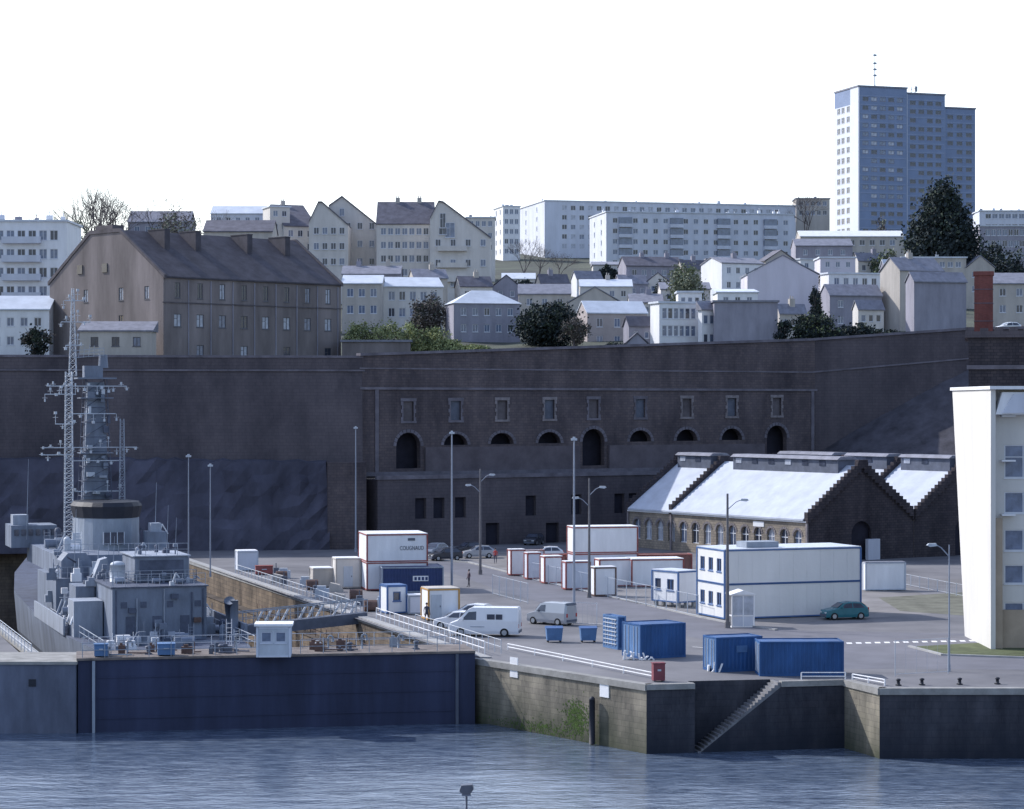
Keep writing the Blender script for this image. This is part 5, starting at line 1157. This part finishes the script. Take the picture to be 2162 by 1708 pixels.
def lattice(nm, x, y, z0, z1, w0, w1, mat=mSteelG, n=12, r=.06):
    m = MB(); cs = ((-1, -1), (1, -1), (1, 1), (-1, 1))
    pt = lambda c, t: Vector((x+c[0]*(w0+(w1-w0)*t)/2, y+c[1]*(w0+(w1-w0)*t)/2, z0+(z1-z0)*t))
    for c in cs: m.tube(pt(c, 0), pt(c, 1), r, n=4)
    for i in range(n):
        for j in range(4):
            a, b_ = cs[j], cs[(j+1) % 4]; m.tube(pt(a, i/n), pt(b_, (i+1)/n), r*.6, n=3); m.tube(pt(a, i/n), pt(b_, i/n), r*.6, n=3)
    return m.build(nm, mat, sh)
def yard(x0, x1, y, z, parent, k=7, mt=None):
    m = MB(); m.tube((x0, y, z), (x1, y, z), .05, n=5)
    for i in range(k):
        x = x0+(x1-x0)*i/(k-1)+random.uniform(-.15, .15); h = random.uniform(-.9, 1.1); m.tube((x, y, z), (x, y, z+h), .035, n=4); e_ = random.uniform(.06, .14); m.box(x-e_, x+e_, y-e_, y+e_, z+h-.12, z+h+.14)
        m.tube((x-.25, y, z+h*.6), (x+.25, y, z+h*.6), .025, n=3)
    m.build('yard_arm', mt or mSteelL, parent)
m = MB(); m.prism([(-.6, 12), (2.0, 12), (1.5, 24.6), (-.1, 24.6)], 'y', 39.4, 41); mm = m.build('main_mast', sG, sh)
lattice('mast_lattice', .7, 40.2, 12, 25, 3.0, 2.0, sD, 9, .05)
for i in range(14):
    x = random.uniform(-.8, 2.0); z = random.uniform(12.5, 24); e_ = random.uniform(.12, .4); bx(x-e_, x+e_, 38.9, 39.38, z, z+random.uniform(.2, .8)).build('mast_equipment_box', random.choice([sL, sD, sG, mSteelL]), mm)
for (x0, x1, zz, kk) in ((-4.2, 3.6, 24.2, 14), (-4.6, 4.6, 18.2, 11), (-2, 2.5, 21.5, 5), (-1.8, 3.2, 16.9, 5), (-1.5, 2.9, 13.9, 5)): yard(x0, x1, 38.8, zz, mm, kk)
for zz in (17.6, 23): bx(-.9, 2.3, 38.7, 41.2, zz, zz+.08).build('mast_platform', sG, mm)
m = MB(); m.box(-1.2, 2.6, 38.6, 41.4, 24.9, 25.05); m.box(-.5, 1.3, 39, 40.4, 25.05, 26.2); m.tube((1.4, 39.5, 26.0), (1.4, 39.5, 27.3), .5, .4, 12); m.build('radar_platform', sG, mm)
m = MB()
for i in range(7): t_ = i/6; m.tube((-1.6+3*t_, 39, 26.9+.3*t_), (-1.4+2.8*t_, 39, 28.1+.3*t_-abs(t_-.5)*.8), .03, n=4)
for zz in (26.95, 27.3, 27.65): m.tube((-1.6, 39, zz), (1.4, 39, zz+.3), .035, n=4)
m.build('radar_antenna', sL, mm)
tm = lattice('topmast', -1.5, 40, 25.2, 33.8, .7, .2, mSteelL, 14, .04); yard(-2.6, .2, 40, 30.5, tm, 6); yard(-2.3, -.4, 40, 32.6, tm, 5); yard(-2.2, -.6, 40, 28.2, tm, 4)
lm = lattice('lattice_mast', -2.1, 38.5, 8.6, 25.6, .85, .6, mSteelL, 36, .045); yard(-4.4, -1.4, 38.5, 23.4, lm, 7); yard(-4.8, -1.6, 38.5, 17.5, lm, 5); yard(-3.4, -1.6, 38.5, 20.5, lm, 4)
lattice('lattice_mast', 3.1, 38.5, 9, 21, .6, .35, sL, 22, .035)
for (x, y, z0, z1) in ((-5.5, 44, 9, 17), (4.8, 30, 8.6, 15), (5.2, 26, 6.8, 13), (-4.2, 20, 7, 13), (3.4, 12, 7.4, 12.5), (-3.6, 2, 7.4, 11.5)):
    one('tube', (x, y, z0), (x+.2, y, z1), .05, .015, 5).build('whip_antenna', sL, sh)
def clutter(x, y, z, parent, s=1):
    m = MB(); k = random.randrange(6); h = random.uniform(.6, 1.7)*s
    if k == 0: m.tube((x, y, z), (x, y, z+h), .06, n=5); m.box(x-.25*s, x+.25*s, y-.2, y+.2, z+h*.7, z+h); m.tube((x-.4*s, y, z+h*.5), (x+.4*s, y, z+h*.5), .03, n=4)
    elif k == 1: m.tube((x, y, z), (x, y, z+h*.6), .25*s, n=10); m.ball((x, y, z+h*.6), .25*s)
    elif k == 2: m.box(x-.4*s, x+.4*s, y-.3, y+.3, z, z+h*.5); m.box(x-.2*s, x+.3*s, y-.2, y+.2, z+h*.5, z+h*.8); m.tube((x+.2*s, y, z+h*.8), (x+.2*s, y, z+h*1.4), .03, n=4)
    elif k == 3:
        for q in (-.2, .2): m.tube((x+q*s, y, z), (x+q*s, y, z+h*1.3), .03, n=4)
        for q in range(6): m.tube((x-.2*s, y, z+h*1.3*q/6), (x+.2*s, y, z+h*1.3*q/6), .02, n=3)
    elif k == 4: m.tube((x-.5*s, y, z+.35*s), (x+.5*s, y, z+.35*s), .3*s, n=10); m.box(x-.35*s, x-.25*s, y-.25, y+.25, z, z+.35*s); m.box(x+.25*s, x+.35*s, y-.25, y+.25, z, z+.35*s)
    else: m.tube((x, y, z), (x+.5*s, y, z+h), .08, n=6); m.tube((x+.5*s, y, z+h), (x+.9*s, y, z+h*.6), .06, n=6); m.box(x-.25*s, x+.25*s, y-.25, y+.25, z, z+.3)
    m.build('deck_fitting', random.choice([sL, sG, sL, sD, mSteelL, mWhite, sG]), parent)
for i in range(20): clutter(random.choice([-1, 1])*random.uniform(2.4, 5.6), random.uniform(24, 46), 8.6, sh, 1.4)
for i in range(18): clutter(random.uniform(-6.6, -4.2), random.uniform(8, 24), random.choice([3, 4.5, 6.9]), sh, 1.1)
for i in range(12): clutter(random.uniform(-5.6, 5.6), random.uniform(20, 24), 6.8, sh, 1.3)
for i in range(12): clutter(random.uniform(-3.7, -1.6), random.uniform(1, 12), 7.45, sh, .8)
for i in range(8): clutter(random.uniform(-1.2, 3.6), random.uniform(.4, 3.8), 7.45, sh, .7)
for i in range(6): clutter(random.uniform(-1.2, 3), random.uniform(5, 10), 9.68, sh, .7)
for i in range(28): clutter(random.uniform(-5.4, 5.4), random.uniform(-9, -1), 3, sh, 1.1)
for i in range(12): clutter(random.uniform(4.2, 6.2), random.uniform(-2, 18), 3, sh, 1.2)
sp('searchlight_house', sG, (3.9, 5.6, 28, 31, 8.6, 10.4)); sp('searchlight_house', sL, (4.2, 5.2, 28.5, 30, 10.4, 11.2))
m = MB(); m.prism([(-5.2, 6.8), (-5.2, 8.3), (-4.6, 9), (-3, 9), (-2.4, 8.2), (-2.4, 6.8)], 'y', 21, 24); g = m.build('gun_turret', sG, sh); one('tube', (-3.8, 21, 8.1), (-5.2, 17, 8.9), .1, .07, 8).build('gun_barrel', sD, g)
for i in range(5):
    y = 5+i*2.2; m = MB(); m.tube((-6.6, y, 4.0), (-6.0, y+.5, 5.4), .1, n=8); m.build('davit', mWhite if i < 3 else sL, sh)
for i in range(12):
    y = -9+i*2.6
    for sg in (-1, 1):
        m = MB(); m.tube((sg*6.0, y, 3), (sg*6.0, y, 4), .035, n=4); m.tube((sg*6.0, y, 4), (sg*6.0, y+2.6, 4), .03, n=4); m.tube((sg*6, y, 3.5), (sg*6, y+2.6, 3.5), .025, n=4)
        m.build('guard_rail', mSteelL, sh)
m = MB(); m.tube((6.0, -1, 3), (6.0, -1, 6.2), .35, n=12); m.tube((5.6, -1, 6.2), (6.4, 1.5, 3.6), .45, n=12); m.build('deck_crane', sG, sh, smooth=True)
for (y0, xa, xb, z0) in ((.05, -3.8, 3.8, 7.45), (4.05, -3.8, 3.8, 7.45), (4.5, -1.3, 3.2, 9.68), (24.1, -5.1, 5.1, 8.6), (20.1, -5.7, 5.7, 6.8)): 
    m = MB(); nn_ = int((xb-xa)/.9)
    for i in range(nn_+1): x = xa+(xb-xa)*i/nn_; m.tube((x, y0, z0), (x, y0, z0+1), .03, n=4)
    m.tube((xa, y0, z0+1), (xb, y0, z0+1), .03, n=4); m.tube((xa, y0, z0+.5), (xb, y0, z0+.5), .025, n=4)
    m.build('guard_rail', sL, sh)
# gangway
a = P(492, 1322, 197); b_ = Vector(e3(201, .8, Q+.4)); gd = b_-a; gw = thing('gangway', 'long grey gangway with white hoops from ship to dockside', 'gangway', a)
nn = gd.cross(Vector((0, 0, 1))).normalized()*.6
m = MB(); dz = Vector((0, 0, .9)); m.poly([nn, -nn, gd-nn, gd+nn]); m.poly([nn-dz, -nn-dz, gd-nn-dz, gd+nn-dz]); 
for s_ in (-1, 1): m.poly([nn*s_, nn*s_+gd, nn*s_+gd-dz, nn*s_-dz])
m.build('walkway', mSteelD, gw)
n_ = 12
for s_ in (-1, 1):
    m = MB()
    for i in range(n_+1): q = gd*i/n_+nn*s_; m.tube(q, q+Vector((0, 0, 1.1)), .04, n=5)
    m.tube(nn*s_+Vector((0, 0, 1.1)), nn*s_+gd+Vector((0, 0, 1.1)), .05, n=5); m.tube(nn*s_+Vector((0, 0, .55)), nn*s_+gd+Vector((0, 0, .55)), .03, n=5); m.build('handrail', mSteelG, gw)
for i in range(12):
    if i in (4, 8): continue
    q = gd*(.2+.065*i)-nn*1.05; one('tube', q+Vector((-.25, 0, -.25)), q+Vector((.4, 0, 1.0)), .1, n=6).build('white_strut', mWhite, gw)
# ================================================================ PEOPLE
def person(label, px, base, rz, jac, leg, z=Q, s=1):
    c = G(px, base); V = []; E = []; RD = []
    def v(x, y, z_, r_): V.append((x, y, z_)); RD.append(r_); return len(V)-1
    def e(a, b): E.append((a, b))
    pel = v(0, 0, .95, .13); wa = v(0, 0, 1.12, .12); chs = v(0, 0, 1.35, .14); nk = v(0, 0, 1.5, .055); hd = v(0, -.01, 1.62, .09); tp = v(0, 0, 1.74, .07)
    for a, b in ((pel, wa), (wa, chs), (chs, nk), (nk, hd), (hd, tp)): e(a, b)
    for sg in (-1, 1):
        s1 = v(sg*.18, 0, 1.42, .065); el = v(sg*.24, .03, 1.14, .045); wr_ = v(sg*.25, -.08, .9, .03); pm = v(sg*.25, -.1, .83, .033)
        for a, b in ((chs, s1), (s1, el), (el, wr_), (wr_, pm)): e(a, b)
        for k_ in range(4): q = v(sg*(.25), -.13+.02*k_, .76-.01*(k_ in (1, 2)), .008); e(pm, q)
        q = v(sg*.23, -.15, .82, .009); e(pm, q)
        hp_ = v(sg*.1, 0, .88, .09); kn = v(sg*.11, -.05*sg, .5, .06); an = v(sg*.11, .05*sg, .1, .04); to_ = v(sg*.12, .05*sg-.16, .04, .035)
        for a, b in ((pel, hp_), (hp_, kn), (kn, an), (an, to_)): e(a, b)
    bm = bmesh.new(); sl = bm.verts.layers.skin.verify(); vs_ = [bm.verts.new(p) for p in V]
    for i, q in enumerate(vs_): q[sl].radius = (RD[i], RD[i]*.85); q[sl].use_root = (i == 0)
    for a, b in E: bm.edges.new((vs_[a], vs_[b]))
    me = bpy.data.meshes.new('person'); bm.to_mesh(me); bm.free()
    t = link('person', me, None, (c.x, c.y, z), R(rz)); tag(t, label, 'person'); t.scale = (s, s, s)
    sk = t.modifiers.new('Skin', 'SKIN'); sk.use_smooth_shade = True; sb_ = t.modifiers.new('Sub', 'SUBSURF'); sb_.levels = 1; sb_.render_levels = 1
    mt = bpy.data.materials.new('clothing'); mt.use_nodes = True; N = mt.node_tree.nodes; L = mt.node_tree.links
    tc = N.new('ShaderNodeTexCoord'); sx = N.new('ShaderNodeSeparateXYZ'); L.new(tc.outputs['Object'], sx.inputs[0]); rp = N.new('ShaderNodeValToRGB')
    dv = N.new('ShaderNodeMath'); dv.operation = 'DIVIDE'; dv.inputs[1].default_value = 1.8; L.new(sx.outputs[2], dv.inputs[0]); L.new(dv.outputs[0], rp.inputs[0]); rp.color_ramp.interpolation = 'CONSTANT'
    rp.color_ramp.elements[0].color = (.02, .02, .02, 1); rp.color_ramp.elements[1].position = .06; rp.color_ramp.elements[1].color = (*leg, 1)
    for p_, c_ in ((.53, jac), (.83, (.45, .3, .24))): el_ = rp.color_ramp.elements.new(p_); el_.color = (*c_, 1)
    L.new(rp.outputs[0], N['Principled BSDF'].inputs['Base Color']); me.materials.append(mt)
    h_ = MB(); h_.ball((0, .02, 1.7), .105, n=10, sz=.9); h_.build('hair', mBlackP, t, smooth=True)
person('person in dark clothes standing beside the white shed', 901, 1318, 20, (.03, .035, .06), (.02, .02, .04))
person('person in dark jacket walking near the navy container', 990, 1240, -60, (.12, .08, .1), (.03, .03, .05))
person('person in red top walking by the distant parked cars', 1046, 1190, 10, (.5, .06, .05), (.04, .04, .08))
# ================================================================ LIGHT, WORLD, CAMERA
sd = Vector((-.75, .45)).normalized(); el = R(36); az = atan2(sd.x, sd.y)
sun = bpy.data.lights.new('Sun', 'SUN'); sun.energy = 4.4; sun.angle = R(.5); sun.color = (1, .97, .93)
so = bpy.data.objects.new('Sun', sun); C.objects.link(so); v = Vector((sd.x*cos(el), sd.y*cos(el), sin(el))); so.rotation_euler = v.to_track_quat('Z', 'Y').to_euler(); so.location = (-100, 200, 150)
wd = bpy.data.worlds.new('World'); S.world = wd; wd.use_nodes = True; N = wd.node_tree.nodes; L = wd.node_tree.links
bg = N['Background']; sk = N.new('ShaderNodeTexSky'); sk.sky_type = 'NISHITA'; sk.sun_disc = False; sk.sun_elevation = el; sk.sun_rotation = az; sk.dust_density = 1.5; sk.air_density = 1.3
mx = N.new('ShaderNodeMix'); mx.data_type = 'RGBA'; mx.blend_type = 'MULTIPLY'; mx.inputs[0].default_value = 1; mx.inputs[7].default_value = (.98, 1.06, 1.3, 1)
L.new(sk.outputs[0], mx.inputs[6]); L.new(mx.outputs[2], bg.inputs[0]); bg.inputs[1].default_value = .15
tc = N.new('ShaderNodeTexCoord'); sx = N.new('ShaderNodeSeparateXYZ'); L.new(tc.outputs['Generated'], sx.inputs[0])
m1 = N.new('ShaderNodeMapRange'); L.new(sx.outputs[1], m1.inputs[0]); m1.inputs[1].default_value = .3; m1.inputs[2].default_value = .8; m1.interpolation_type = 'SMOOTHSTEP'
m2 = N.new('ShaderNodeMapRange'); L.new(sx.outputs[2], m2.inputs[0]); m2.inputs[1].default_value = .3; m2.inputs[2].default_value = .8; m2.inputs[3].default_value = 1; m2.inputs[4].default_value = 0; m2.interpolation_type = 'SMOOTHSTEP'
mu = N.new('ShaderNodeMath'); mu.operation = 'MULTIPLY'; L.new(m1.outputs[0], mu.inputs[0]); L.new(m2.outputs[0], mu.inputs[1])
m3 = N.new('ShaderNodeMapRange'); L.new(mu.outputs[0], m3.inputs[0]); m3.inputs[3].default_value = .16; m3.inputs[4].default_value = 1.0
b2 = N.new('ShaderNodeBackground'); b2.inputs[0].default_value = (.95, .97, 1, 1); L.new(m3.outputs[0], b2.inputs[1])
ad = N.new('ShaderNodeAddShader'); L.new(bg.outputs[0], ad.inputs[0]); L.new(b2.outputs[0], ad.inputs[1]); L.new(ad.outputs[0], N['World Output'].inputs[0])
cam = bpy.data.cameras.new('Camera'); co = bpy.data.objects.new('Camera', cam); C.objects.link(co); co.location = (0, 0, CZ); co.rotation_euler = (pi/2, 0, 0)
cam.sensor_width = 36; cam.lens = 36*F/2162; cam.clip_end = 8000; cam.clip_start = 1; S.camera = co
S.view_settings.view_transform = 'Standard'; S.view_settings.look = 'None'; S.view_settings.exposure = 0
